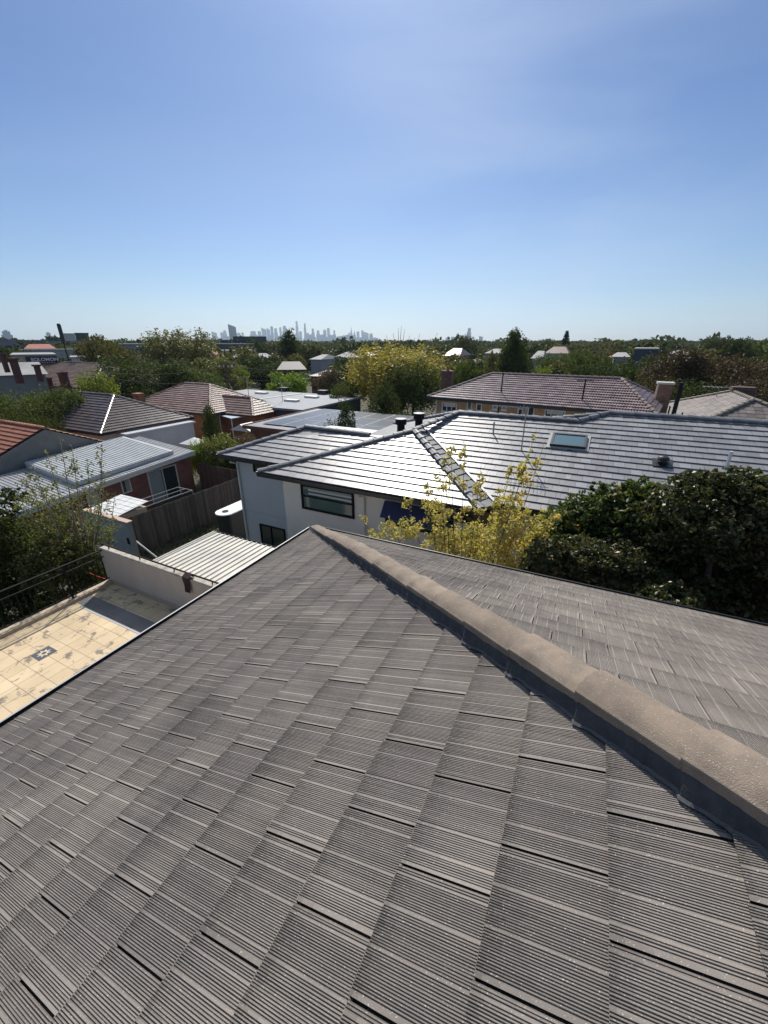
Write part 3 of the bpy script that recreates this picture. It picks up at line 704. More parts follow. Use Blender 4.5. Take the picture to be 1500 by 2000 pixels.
def yagi(mb, p, h):
    q = p+Z*(h-.02); mb.tube([q-A*1.15-Z*.0, q+A*.1], .014, 5)
    for i in range(11): 
        l = .16+.012*(i % 3)+.01*i; c = q-A*(1.1-i*.11); mb.tube([c-B*l, c+B*l], .007, 4)
    mb.tube([q-A*.1-Z*.28+B*.0, q-A*.1+Z*.1], .01, 4)
thin_pole('tv_antenna', 'tall thin television antenna mast standing on the silver tiles left of the skylight', 'antenna', an, ah, .02, M_zinc, yagi)
cp_ = roofpt(967, 860); thin_pole('vent_pipe', 'short grey vent pipe on the silver tiles left of the antenna mast', 'vent pipe', roofpt(963, 848), top_h(963, 824, roofpt(963, 848)), .03, M_zinc)
vp = roofpt(1418, 915); thin_pole('vent_pipe', 'pale vent pipe sticking out of the silver tiles above the glossy dark tree', 'vent pipe', vp, .5, .045, M_white)

# water tank
tk0 = P(414, 1002, 2.0); tka = tk0.dot(A)+.42; tkb = tk0.dot(B)
tk = thing('water_tank', 'slim black water tank with a white oval lid beside the paling fence', 'water tank', tuple(W(tka, tkb+1, 0)))
def oval(r, L_, z): return [W(tka+r*math.cos(t), tkb+(0 if math.sin(t) < 0 else L_)+r*math.sin(t)+.42, z) for t in [2*math.pi*i/28 for i in range(28)]]
mb = MB(); mb.prism(oval(.42, 1.9, 0), Z*1.95); mb.build('body', mat('black_corrugated_tank', (.015, .016, .018), .5, (.03, .03, .032), 20., stretch=(.02, .02, 1)), tk)
mb = MB(); mb.prism(oval(.46, 1.9, 1.95), Z*.05); mb.build('lid', mat('tank_lid_white', (.72, .74, .78), .5), tk)
mb = MB(); mb.prism([W(tka-.02+.15*math.cos(t), tkb+.42+.15*math.sin(t), 2.001) for t in [2*math.pi*i/18 for i in range(18)]], Z*.02); mb.build('strainer', M_black, tk)

# fences
def paling_fence(name, lab, o, d, ln, h, out, m, group=None):
    t = thing(name, lab, 'fence', tuple(o)); mb = MB(); r = random.Random(ln); x = 0
    while x < ln:
        wv_ = .1; hh_ = h+r.uniform(-.02, .02); mb.box(o+d*x+out*r.uniform(0, .012), d*(wv_-.006), out*.016, Z*hh_, r.random()); x += wv_
    mb.build('palings', m, t)
    mb = MB(); 
    for z_ in (.3, h*.5, h-.25): mb.box(o-out*.045+Z*z_, d*ln, out*.04, Z*.07)
    mb.build('rails', m, t)
    for i in range(int(ln/2.4)+1):
        mb = MB(); mb.box(o-out*.13+d*min(i*2.4, ln-.1), d*.1, out*.08, Z*(h-.05)); mb.build('post', m, t)
    return t
M_paling = mat('weathered_paling', (.17, .135, .11), .9, (.10, .08, .068), 3., tint=.35, stretch=(6, 6, .6))
M_paling2 = mat('brown_paling', (.15, .085, .06), .9, (.09, .055, .04), 3., tint=.35)
paling_fence('paling_fence', 'long grey weathered timber paling fence running past the water tank', W(-18.15, 9.65), B, 18.5, 1.9, A, M_paling)
paling_fence('paling_fence', 'short brown paling fence joining the red brick garage to the long grey fence', W(-22.9, 17.9), A, 4.6, 1.9, -B, M_paling2)
# boundary wall with its little tin lean-to
gw = thing('boundary_wall', 'grey rendered boundary wall with pink coping behind the pale-barked tree', 'wall', tuple(W(-19, 9.5, 0)))
mb = MB(); mb.box(W(-20.5, 9.45, 0), A*3.25, B*.2, Z*2.05); mb.build('wall', mat('grey_render', (.34, .34, .34), .9, (.28, .28, .27), 2.), gw)
mb = MB(); mb.box(W(-20.53, 9.42, 2.05), A*3.31, B*.26, Z*.05); mb.build('coping', mat('pink_coping', (.50, .36, .28), .8), gw)
mb = MB(); mb.box(W(-17.55, 9.43, 1.0), A*.16, -B*.012, Z*.3); mb.build('meter_box', M_black, gw)
ln_ = thing('lean_to', 'tiny lean-to with a white tiled top just behind the boundary wall', 'shed', tuple(W(-19.4, 10.4, 0)))
mb = MB(); mb.prism([W(-20.4, 9.7, 0), W(-18.5, 9.7, 0), W(-18.5, 11.2, 0), W(-20.4, 11.2, 0)], Z*2.0); mb.build('wall', M_kerb, ln_)
mb = MB(); roof_face(mb, [W(-20.5, 9.68, 2.03), W(-18.4, 9.68, 2.03), W(-18.4, 11.3, 2.25), W(-20.5, 11.3, 2.25)], dict(S_SHINGLE, gauge=.3, width=.5), rgs); mb.build('roof', M_white, ln_)
pp0 = P(266, 1057, 1.0); pp1 = P(306, 1089, .3)
mb = MB(); mb.tube([pp0, pp1], .035, 8); tag(mb.build('pipe', M_white), 'white plastic pipe sloping down from the end of the boundary wall', 'pipe')
# clothes airer on the fence
mb = MB(); c0 = P(262, 991, 2.15); a0_, b0_ = -18.1, c0.dot(B)
for k in range(3): mb.tube([W(a0_-.1-.55*k, b0_, 2.1), W(a0_-.1-.55*k, b0_+3.0, 2.1)], .018, 6)
for b_ in (b0_, b0_+3): mb.tube([W(a0_-1.2, b_, 2.1), W(a0_-.1, b_, 2.1), W(a0_-.05, b_, 1.7)], .018, 6)
tag(mb.build('clothes_line', M_zinc), 'folding metal clothes line frame fixed to the top of the grey paling fence', 'clothes line')
# ================================================================== red brick garage with zinc roof
ga = thing('brick_garage', 'red brick outbuilding with a ribbed zinc skillion roof and sliding glass door', 'garage', tuple(W(-25, 13, 0)))
gA_ = -23.25
def gz(b): return 2.33+(b-12.2)*(2.72-2.33)/5.6
mb = MB(); mb.prism([W(gA_, 4.5, 0), W(gA_, 17.7, 0), W(gA_, 17.7, gz(17.7)-.05), W(gA_, 4.5, gz(4.5)-.05)], -A*4.9); mb.build('wall', M_redbrick, ga)
e0, e1 = 4.2, 17.85
mb = MB(); fa_ = -22.92
mb.prism([W(fa_, e0, gz(e0)-.24), W(fa_, e1, gz(e1)-.24), W(fa_, e1, gz(e1)), W(fa_, e0, gz(e0))], -A*.05); mb.prism([W(fa_+.11, e0, gz(e0)-.02), W(fa_+.11, e1, gz(e1)-.02), W(fa_+.11, e1, gz(e1)+.08), W(fa_+.11, e0, gz(e0)+.08)], -A*.02)
mb.face([W(fa_, e0, gz(e0)-.02), W(fa_+.11, e0, gz(e0)-.02), W(fa_+.11, e1, gz(e1)-.02), W(fa_, e1, gz(e1)-.02)]); mb.build('fascia', M_white, ga)
mb = MB(); back = -28.3
o_ = W(fa_, e0, gz(e0)+.02); al = W(back, e0, gz(e0)+.45)-o_; ac = W(fa_, e1, gz(e1)+.02)-o_
ribbed(mb, o_, al, ac, Z, .19, .03, .4); mb.build('roof', M_zinc, ga)
mb = MB(); r1_ = 10.9
o_ = W(fa_-.55, r1_, gz(r1_)+.33); al = W(back, r1_, gz(r1_)+.78)-o_; ac = W(fa_-.55, e1-1.1, gz(e1-1.1)+.30)-o_
ribbed(mb, o_, al, ac, Z, .19, .03, .4); mb.prism([o_-Z*.22, o_+ac-Z*.22, o_+ac, o_], -A*.03); mb.prism([o_-Z*.22, o_+al-Z*.4, o_+al, o_], B*.03)
mb.build('raised_roof', mat('bright_zinc_sheet', (.46, .48, .48), .5, (.38, .40, .41), 1.5), ga)
def winA(parent, a, q, **kw):
    p0 = onA(q[0], q[1], a); p1 = onA(q[2], q[3], a); b0, b1 = p0.dot(B), p1.dot(B)
    return window(parent, W(a, b0, p1.z), B, b1-b0, p0.z-p1.z, A, **kw)
M_curtain = mat('grey_curtain', (.30, .33, .32), .8, (.22, .25, .24), 10, stretch=(8, 8, .3))
winA(ga, gA_, (285, 922, 354, 965), fr=M_cream_metal, fw=.07, mull=(.5,), blind=[(.05, .46, .05, .95, M_curtain)], name='sliding_door')
winA(ga, gA_, (233, 938, 258, 959), fr=M_cream_metal, fw=.06, blind=[(.45, .93, .06, .94, M_curtain)])
winA(ga, gA_, (165, 962, 198, 990), fr=M_cream_metal, fw=.06, blind=[(.1, .93, .06, .94, M_cream_metal)])
# green shed roof edge beyond
sd = thing('garden_shed', 'low dark green garden shed beyond the brown paling fence', 'shed', tuple(W(-20, 21, 0)))
mb = MB(); mb.box(W(-22.3, 19.6, 0), A*3.6, B*2.6, Z*2.0); mb.build('wall', mat('dark_green_steel', (.015, .05, .045), .6), sd)
mb = MB(); ribbed(mb, W(-22.4, 19.5, 2.03), B*2.8, A*3.8, Z, .2, .02, .4); mb.build('roof', mat('green_steel_roof', (.03, .07, .06), .5), sd)
# white canvas gazebo
gz_ = thing('garden_umbrella', 'white square canvas gazebo top among the bushes behind the garage', 'gazebo', tuple(P(378, 872, 1.2)-Z*1.2))
c = P(380, 862, 1.7); c.z = 0; s_ = .85
mb = MB(); k4 = [c+A*s_+B*s_+Z*1.6, c-A*s_+B*s_+Z*1.6, c-A*s_-B*s_+Z*1.6, c+A*s_-B*s_+Z*1.6]; ap = c+Z*2.05
for i in range(4): mb.face([k4[i], k4[(i+1) % 4], ap]); mb.face([k4[i], k4[(i+1) % 4], k4[(i+1) % 4]-Z*.2, k4[i]-Z*.2])
mb.build('canopy', mat('white_canvas', (.75, .74, .70), .8), gz_)
for q in k4:
    mb = MB(); mb.tube([V(q.x, q.y, 0), q], .025, 6); mb.build('leg', M_white, gz_)

# ================================================================== neighbouring houses
def hip_house(name, lab, a0, a1, b0, b1, ze, zr, wallm, roofm, style, ridge='A', over=.45, seed=1, capm=None, faces=('f', 'r', 'l', 'b'), cat='house', gutm=M_charcoal):
    t = thing(name, lab, cat, tuple(W((a0+a1)/2, (b0+b1)/2, 0))); r = random.Random(seed)
    mb = MB(); mb.box(W(a0+over, b0+over, 0), A*(a1-a0-2*over), B*(b1-b0-2*over), Z*(ze-.08)); mb.build('wall', wallm, t)
    c = [W(a0, b0, ze), W(a1, b0, ze), W(a1, b1, ze), W(a0, b1, ze)]
    if ridge == 'A': hd_ = (b1-b0)/2; r0, r1 = W(a0+hd_, (b0+b1)/2, zr), W(a1-hd_, (b0+b1)/2, zr); F = {'f': [c[0], c[1], r1, r0], 'r': [c[1], c[2], r1], 'b': [c[2], c[3], r0, r1], 'l': [c[3], c[0], r0]}; hips = [(c[0], r0), (c[1], r1), (c[2], r1), (c[3], r0), (r0, r1)]
    else: hd_ = (a1-a0)/2; r0, r1 = W((a0+a1)/2, b0+hd_, zr), W((a0+a1)/2, b1-hd_, zr); F = {'f': [c[0], c[1], r0], 'r': [c[1], c[2], r1, r0], 'b': [c[2], c[3], r1], 'l': [c[3], c[0], r0, r1]}; hips = [(c[0], r0), (c[1], r0), (c[2], r1), (c[3], r1), (r0, r1)]
    mb = MB()
    for k in 'frbl':
        if k in faces: roof_face(mb, F[k], style, r)
        else: mb.face(F[k])
    ro = mb.build('roof', roofm, t)
    mb = MB()
    for p_, q_ in hips: caps(mb, p_+Z*.01, q_+Z*.02, None, None, w=.12, L=.42, h=.05, rng=r)
    mb.build('ridge_caps', capm or roofm, t)
    for q0, q1, o in ((c[0], c[1], -B), (c[1], c[2], A), (c[2], c[3], B), (c[3], c[0], -A)):
        gutter('gutter', q0-Z*.01, q1-Z*.01, o, t, .11, .11, gutm)
    return t
def chimney(parent, base, wa, wb, h, m=M_redbrick, pot=True):
    mb = MB(); mb.cbox(base-Z*.6, A*wa, B*wb, h+.6); mb.cbox(base+Z*(h-.16), A*(wa+.1), B*(wb+.1), .1); mb.cbox(base+Z*(h-.0001), A*(wa+.04), B*(wb+.04), .06)
    ch = mb.build('chimney', m, parent)
    if pot:
        mb = MB(); mb.tube([base+Z*(h+.05), base+Z*(h+.3)], .1, 8); mb.build('chimney_pot', M_orange_tile, ch)
    return ch
h1 = hip_house('tiled_bungalow', 'bungalow with a dark mottled tile hip roof, one face glaring silver-pink, beyond the garage', -47.1, -33.5, 18.1, 26.6, 2.8, 5.0, M_render_white, M_terracotta_dark, S_WAVE, seed=2)
an_ = thing('white_annex', 'white flat-roofed annex attached beneath the dark tiled hip roof', 'annex', tuple(W(-33, 22.5, 0)))
mb = MB(); mb.box(W(-34.2, 19.8, 0), A*1.6, B*6, Z*2.5); mb.build('wall', M_white, an_)
mb = MB(); o_ = W(-35.2, 19.5, 2.62); ribbed(mb, o_, A*2.7, B*6.5, Z, .25, .02, .3); mb.prism([o_-Z*.14, o_+A*2.7-Z*.14, o_+A*2.7-Z*.002, o_-Z*.002], B*6.5); mb.build('roof', mat('white_steel_sheet', (.70, .71, .71), .45), an_)
h2 = hip_house('tiled_bungalow', 'orange brick bungalow with a pinkish brown tiled hip roof and square chimney', -45, -32.6, 27.8, 36.4, 2.95, 5.15, M_orangebrick, M_terracotta_pink, S_WAVE, seed=3)
mb = MB(); r = random.Random(5); rz = 4.15
for fc in ([W(-34.5, 29.6, 2.8), W(-28.9, 29.6, 2.8), W(-31, 31.8, rz), W(-36, 31.8, rz)], [W(-28.9, 29.6, 2.8), W(-28.9, 34, 2.8), W(-31, 31.8, rz)], [W(-28.9, 34, 2.8), W(-34.5, 34, 2.8), W(-36, 31.8, rz), W(-31, 31.8, rz)]): roof_face(mb, fc, S_WAVE, r)
caps(mb, W(-28.9, 29.6, 2.82), W(-31, 31.8, rz+.03), None, None); caps(mb, W(-31, 31.8, rz+.03), W(-35, 31.8, rz+.03), None, None); mb.build('wing_roof', M_terracotta_pink, h2)
mb = MB(); mb.box(W(-34, 30, 0), A*4.7, B*3.6, Z*2.7); mb.build('wing_wall', M_orangebrick, h2)
pch = P(274, 790, 3.9); chimney(h2, pch, .9, .6, top_h(274, 769, pch), M_orangebrick, pot=False)
# grey flat commercial roof
M_membrane = mat('grey_roof_membrane', (.27, .29, .31), .75, (.22, .235, .25), .5, bump=.003, bscale=8)
cm = thing('flat_roof_building', 'low building with a broad flat grey membrane roof, skylights and dark vents', 'building', tuple(W(-34, 38, 0)))
mb = MB(); mb.box(W(-44, 33, 0), A*18.3, B*11.5, Z*3.0); mb.build('wall', mat('dark_render', (.08, .08, .085), .8), cm)
mb = MB(); mb.box(W(-44.2, 32.8, 3.0), A*18.7, B*11.9, Z*.2); mb.build('roof', M_membrane, cm)
for (u, v) in ((511, 769), (467, 775), (570, 784), (609, 777)):
    p = P(u, v, 3.2); mb = MB(); mb.cbox(p, A*1.7, B*.7, .22); mb.build('roof_skylight', M_white, cm)
for (u, v) in ((555, 764), (631, 770)):
    p = P(u, v, 3.2); mb = MB(); mb.cbox(p, A*1.2, B*.8, .5); mb.build('vent_box', M_charcoal, cm)
p0, p1 = P(500, 781, 3.21), P(588, 769, 3.21); d_ = (p1-p0).normalized(); sd_ = d_.cross(Z)*.12
mb = MB(); mb.prism([p0-sd_, p1-sd_, p1+sd_, p0+sd_], Z*.05); mb.build('roof_joint', M_white, cm)
for (u, v, vt) in ((552, 784, 744), (488, 790, 735)):
    p = P(u, v, 3.2); thin_pole('roof_mast', 'thin mast with a small bracket on the flat grey roof' if u == 552 else 'leaning thin mast at the left of the flat grey roof', 'antenna', p, top_h(u-2, vt, p), .03, M_zinc, (lambda mb, p, h: mb.tube([p+Z*(h-.2)-A*.3, p+Z*(h-.2)+A*.3], .02, 4)) if u == 552 else None)
# solar roof building
so_ = thing('solar_roof_building', 'low brick building with a dark shallow roof covered in blue solar panels', 'building', tuple(W(-19, 28, 0)))
mb = MB(); mb.box(W(-23.6, 23.7, 0), A*10, B*9, Z*3.2); mb.build('wall', M_orangebrick, so_)
mb = MB(); mb.prism([W(-23.9, 23.4, 3.2), W(-13.2, 23.4, 3.2), W(-13.2, 33, 3.2), W(-23.9, 33, 3.2)], Z*.2); mb.build('roof', mat('dark_roof_sheet', (.10, .11, .12), .45), so_)
mb = MB(); mb.box(W(-23.98, 23.3, 3.18), A*.1, B*9.8, Z*.28); mb.box(W(-23.9, 23.28, 3.18), A*10.7, B*.1, Z*.26); mb.build('fascia', mat('rust_brown_trim', (.20, .08, .06), .7), so_)
M_solar = mat('solar_glass', (.03, .04, .06), .3, spec=.35)
M_alu = mat('aluminium_trim', (.55, .56, .58), .4)
for i in range(5):
    for j in range(3):
        o_ = W(-22.9+i*1.9, 24.4+j*2.8, 3.46); mb = MB(); mb.box(o_, A*1.82, B*2.7, Z*.04); pn = mb.build('solar_panel', M_alu, so_)
        mb = MB(); mb.box(o_+A*.035+B*.035+Z*.04, A*1.75, B*2.63, Z*.003); mb.build('solar_cells', M_solar, pn)
ve = thing('verandah', 'white verandah beam and small white gable in front of the solar roof', 'verandah', tuple(W(-23, 21.6, 0)))
mb = MB(); p0, p1 = P(478, 836, 2.7), P(580, 846, 2.7); d_ = (p1-p0).normalized()
mb.box(p0-Z*.2, d_*(p1-p0).length, B*.12, Z*.25); mb.build('beam', M_white, ve)
mb = MB(); pq = P(470, 842, 2.5); mb.prism([pq-A*1.2, pq+A*1.2, pq+Z*.55], B*1.4); mb.build('gable', M_white, ve)
for t_ in (0, .5, 1):
    mb = MB(); q = p0+(p1-p0)*t_; mb.box(V(q.x, q.y, 0), A*.1, B*.1, Z*2.5); mb.build('post', M_white, ve)
# small blue-roofed lean-to beside the pink tiles
cb = thing('carport', 'small carport with a pale blue sheet roof beside the pinkish tiled roof', 'carport', tuple(P(455, 835, 0)))
mb = MB(); q = [P(428, 812, 2.6), P(452, 819, 2.6), P(492, 812, 2.6), P(470, 806, 2.6)]
mb.prism(q, Z*.08); mb.build('roof', mat('pale_blue_sheet', (.35, .45, .52), .45), cb)
for p in q:
    mb = MB(); mb.tube([V(p.x, p.y, 0), p], .05, 6); mb.build('post', M_white, cb)
# ---- brick flats
p0 = P(835, 775, 5.5); p1 = P(1284, 811, 5.5); fd = (p1-p0).normalized(); fo = Z.cross(fd); fo = fo if fo.dot(B) > 0 else -fo; FW = (p1-p0).length; FD = 8.4
fl = thing('brick_flats', 'long two-storey tan brick flats under a plum-coloured tiled hip roof', 'flats', tuple(V((p0.x+p1.x)/2, (p0.y+p1.y)/2, 0)))
q0 = V(p0.x, p0.y, 0)+fd*.5+fo*.5
mb = MB(); mb.box(q0, fd*(FW-1), fo*(FD-1), Z*5.42); mb.build('wall', M_yellowbrick, fl)
zr = 7.05; c = [p0, p1, p1+fo*FD, p0+fo*FD]; hd_ = FD/2
r0, r1 = p0+fd*hd_*.8+fo*hd_+Z*(zr-5.5), p1-fd*hd_*.62+fo*hd_+Z*(zr-5.5)
mb = MB(); r = random.Random(9)
for fc in ([c[0], c[1], r1, r0], [c[1], c[2], r1], [c[2], c[3], r0, r1], [c[3], c[0], r0]): roof_face(mb, fc, S_WAVE, r)
mb.build('roof', M_terracotta_purple, fl)
mb = MB()
for q, q_ in ((c[0], r0), (c[1], r1), (c[2], r1), (c[3], r0), (r0, r1)): caps(mb, q+Z*.01, q_+Z*.03, None, None, w=.12, L=.42, h=.05)
mb.build('ridge_caps', mat('dull_ridge_cap', (.20, .15, .14), .8, (.13, .10, .095), 3.), fl)
gutter('gutter', c[0]-Z*.01, c[1]-Z*.01, -fo, fl, .12, .14)
def on_pl(u, v, o, n): return onplane(u, v, o, n)
for (u0_, v0_, u1_, v1_, mu_) in ((864, 785, 892, 806, (.33, .66)), (913, 784, 922, 801, ()), (931, 787, 941, 803, ()), (963, 789, 972, 800, ()), (981, 790, 989, 801, ()), (1012, 797, 1021, 812, ()), (1032, 794, 1043, 813, ()), (1065, 799, 1102, 822, (.33, .66)), (1140, 803, 1150, 822, ()), (1170, 806, 1182, 822, ())):
    a_ = on_pl(u0_, v0_, q0, fo); b_ = on_pl(u1_, v1_, q0, fo); wdt = (b_-a_).dot(fd)
    window(fl, V(a_.x, a_.y, b_.z), fd, wdt, a_.z-b_.z, -fo, fr=M_white, fw=.07, mull=mu_, sill=M_white, blind=[(.1, .9, .55, .95, M_blind_pale)] if mu_ else None)
for u in (853, 975):
    a_ = on_pl(u, 785, q0, fo); mb = MB(); mb.tube([V(a_.x, a_.y, 0)-fo*.06, V(a_.x, a_.y, 5.3)-fo*.06], .04, 6); mb.build('downpipe', M_white if u < 900 else M_black, fl)
def mast(u0_, v0_, u1_, v1_, D, lab, name='antenna_mast', cat='antenna', r=.03, m=M_black, extra=None):
    b_ = PD(u0_, v0_, D); return thin_pole(name, lab, cat, b_, PD(u1_, v1_, D).z-b_.z, r, m, extra)
def xbar(mb, p, h):
    q = p+Z*(h-.1); mb.tube([q-A*.5, q+A*.5], .02, 4)
    for i in range(5): mb.tube([q+A*(-.45+.22*i)-B*.3, q+A*(-.45+.22*i)+B*.3], .012, 4)
mast(977, 784, 983, 728, 31.2, 'tall dark mast rising from the left part of the plum-tiled flats roof', r=.045, extra=xbar)
mast(1135, 792, 1142, 740, 29.5, 'tall dark mast near the right part of the plum-tiled flats roof', r=.045, extra=xbar)
mast(932, 790, 933, 764, 31.5, 'short thin rod against the lower left of the plum-tiled roof', r=.02, m=M_zinc)
mast(1313, 818, 1331, 747, 22, 'thick black flue pole behind the silver ridge beside the grey shingle roof', 'flue_pole', 'flue', .085)
mast(1330, 818, 1334, 806, 21, 'short thin rod just right of the thick black flue pole', r=.03)
mast(1304, 812, 1309, 793, 22, 'short thin rod just left of the thick black flue pole', r=.03)
cb_ = PD(872, 775, 39); ch_ = thing('brick_chimney', 'tall dark brick chimney against the yellow tree left of the flats', 'chimney', (cb_.x, cb_.y, 0))
mb = MB(); hh_ = PD(872, 724, 39).z; mb.cbox(V(cb_.x, cb_.y, 0), A*.9, B*.7, hh_-.3); mb.cbox(V(cb_.x, cb_.y, hh_-.3), A*1.02, B*.82, .3); mb.build('stack', brickmat('old_red_brick', (.15, .08, .06), (.10, .05, .04), (.2, .17, .15)), ch_)
mb = MB(); mb.tube([V(cb_.x, cb_.y, hh_), V(cb_.x, cb_.y, hh_+.4)], .13, 8); mb.build('pot', M_orange_tile, ch_)
cb_ = PD(1290, 788, 33.5); ch_ = thing('brick_chimney', 'tall cream-edged brick chimney in front of the dark brown trees', 'chimney', (cb_.x, cb_.y, 0))
mb = MB(); hh_ = PD(1298, 746, 33.5).z; mb.cbox(V(cb_.x, cb_.y, 0), A*.85, B*.7, hh_-.12); mb.build('stack', brickmat('stack_brick', (.26, .13, .08), (.18, .09, .06), (.3, .25, .2)), ch_)
mb = MB(); mb.cbox(V(cb_.x, cb_.y, hh_-.12), A*.95, B*.8, .12); mb.box(V(cb_.x, cb_.y, 4)-A*.45-B*.37, A*.07, B*.02, Z*(hh_-4.1)); mb.build('coping', M_cream_metal, ch_)
rh = hip_house('shingle_house', 'house with a worn grey-brown slab-tiled hip roof at the right beyond the silver roof', 4.1, 13.1, 28.8, 43, 4.15, 6.05, M_yellowbrick, mat('grey_brown_shingle', (.20, .165, .15), .7, (.13, .11, .10), 2.5, tint=.3), S_SHINGLE, ridge='B', seed=5, capm=mat('lichened_cap', (.30, .27, .21), .8, (.18, .16, .13), 6))
cb_ = PD(1446, 776, 39.5); chimney(rh, V(cb_.x, cb_.y, cb_.z), 1.3, .8, PD(1446, 757, 39.5).z-cb_.z, brickmat('old_red_brick', (0, 0, 0), (0, 0, 0), (0, 0, 0)), pot=False)
mb = MB(); q = PD(1405, 756, 39); mb.tube([q-A*1.0, q+A*.9], .03, 4); mb.tube([q, q-Z*1.6], .03, 4)
for i in range(5): mb.tube([q+A*(-.9+.25*i)-B*.4, q+A*(-.9+.25*i)+B*.4], .015, 4)
tag(mb.build('tv_antenna', M_zinc), 'television antenna beside the wide brick chimney at the right', 'antenna')
# ---- orange tiled gable house, far left
og = thing('gable_house', 'grey rendered gable-end house with a bright orange tiled roof at the left edge', 'house', tuple(W(-35, 16, 0)))
ax_ = -28.6; apx = onA(88, 838, ax_); lf = onA(0, 893, ax_); rt = onA(238, 872, ax_)
zE = 2.6; bm = apx.dot(B)
sl_ = (apx.z-lf.z)/(bm-lf.dot(B)); bl = bm-(apx.z-zE)/sl_; brr = bm+(apx.z-zE)/max(.2, (apx.z-rt.z)/(rt.dot(B)-bm))
mb = MB(); mb.prism([W(ax_, bl, 0), W(ax_, bm, 0), W(ax_, brr, 0), W(ax_, brr, zE), W(ax_, bm, apx.z-.03), W(ax_, bl, zE)], -A*14); mb.build('wall', mat('grey_gable_render', (.23, .22, .20), .9, (.18, .17, .155), 1.5), og)
mb = MB(); r = random.Random(12); roof_face(mb, [W(ax_-14, bl-.3, zE-.08), W(ax_-.12, bl-.3, zE-.08), W(ax_-.12, bm, apx.z+.03), W(ax_-14, bm, apx.z+.03)], S_WAVE, r)
roof_face(mb, [W(ax_-.12, brr+.3, zE-.08), W(ax_-14, brr+.3, zE-.08), W(ax_-14, bm, apx.z+.03), W(ax_-.12, bm, apx.z+.03)], S_WAVE, r); mb.build('roof', M_orange_tile, og)
mb = MB(); caps(mb, W(ax_-14, bm, apx.z+.05), W(ax_, bm, apx.z+.05), None, None); mb.build('ridge_caps', M_orange_tile, og)

# ================================================================== foliage
def leaf_mesh(name, C, size, tint, rng, asp=.55, up=.0, m=None, parent=None, loc=V(0, 0, 0), smooth=False):
    N = len(C); d = rng.normal(size=(N, 3)); d[:, 2] += up; d /= np.linalg.norm(d, axis=1)[:, None]
    e = rng.normal(size=(N, 3)); e -= (e*d).sum(1)[:, None]*d; e /= np.linalg.norm(e, axis=1)[:, None]
    u = np.cross(d, e); sz = (size*rng.uniform(.65, 1.25, N))[:, None] if np.ndim(size) == 0 else (size*rng.uniform(.65, 1.25, N))[:, None]
    v = np.empty((N, 4, 3)); v[:, 0] = C-e*sz*.5; v[:, 1] = C+u*sz*asp*.5+d*sz*.06; v[:, 2] = C+e*sz*.5; v[:, 3] = C-u*sz*asp*.5+d*sz*.06
    me = bpy.data.meshes.new(name); me.vertices.add(4*N); me.vertices.foreach_set('co', (v.reshape(-1, 3)-np.array(loc)).astype(np.float32).ravel())
    me.loops.add(4*N); me.loops.foreach_set('vertex_index', np.arange(4*N, dtype=np.int32)); me.polygons.add(N)
    me.polygons.foreach_set('loop_start', np.arange(0, 4*N, 4, dtype=np.int32))
    at = me.attributes.new('tint', 'FLOAT', 'FACE'); at.data.foreach_set('value', np.clip(tint, 0, 1).astype(np.float32))
    me.update(calc_edges=True); me.materials.append(m)
    o = bpy.data.objects.new(name, me); COL.objects.link(o)
    if parent: o.parent = parent
    return o
def lobes_cloud(lobes, n, rng, per=14, spread=.16, leaf=.1, shell=.5):
    """lobes: (x,y,z,rx,ry,rz); clumps of leaves on and inside each lobe"""
    vol = np.array([l[3]*l[4]+l[3]*l[5]+l[4]*l[5] for l in lobes]); vol = vol/vol.sum(); out = []; tt = []
    for l, p in zip(lobes, vol):
        k = max(2, int(n*p/per)); d = rng.normal(size=(k, 3)); d /= np.linalg.norm(d, axis=1)[:, None]
        r = shell+(1.06-shell)*rng.uniform(0, 1, k)**.45
        # uneven outline
        bump = 1+.13*np.sin(d[:, 0]*5+l[0]*3)*np.cos(d[:, 1]*6+l[1])+.10*np.sin(d[:, 2]*9+l[2]*5)
        c = np.array(l[:3])+d*(r*bump)[:, None]*np.array(l[3:6])
        ct = rng.uniform(0, 1, k)
        s = spread*min(l[3], l[4], l[5])
        pts = np.repeat(c, per, 0)+rng.normal(size=(k*per, 3))*s*np.array([1, 1, .7])
        out.append(pts); tt.append(np.repeat(ct, per)*.55+rng.uniform(0, .45, k*per))
    return np.concatenate(out), np.concatenate(tt)
def shoots_cloud(shoots, rng, per=30, sig=.05, t0=.15):
    out = []; tt = []
    for p, q in shoots:
        p = np.array(p); q = np.array(q); t = t0+(1-t0)*rng.uniform(0, 1, per)**.8
        L_ = np.linalg.norm(q-p); s = sig*(1.15-t*.75)
        out.append(p+(q-p)*t[:, None]+rng.normal(size=(per, 3))*s[:, None]); tt.append(rng.uniform(0, 1)*.4+rng.uniform(0, .6, per))
    return np.concatenate(out), np.concatenate(tt)
def limbs(mb, base, fork, tips, r0, rng, n=7, bend=.12):
    f = V(*fork); b = V(*base); mb.tube([b-Z*.1, b*.6+f*.4, f], [r0*1.25, r0, r0*.85], n)
    for t in tips:
        t = V(*t); m_ = f*.5+t*.5+V(rng.uniform(-1, 1), rng.uniform(-1, 1), rng.uniform(0, 1))*(t-f).length*bend; k = r0*.55
        mb.tube([f-Z*.05, f*.75+m_*.25, m_, t*.6+m_*.4, t], [k, k*.85, k*.6, k*.35, k*.12], 5)
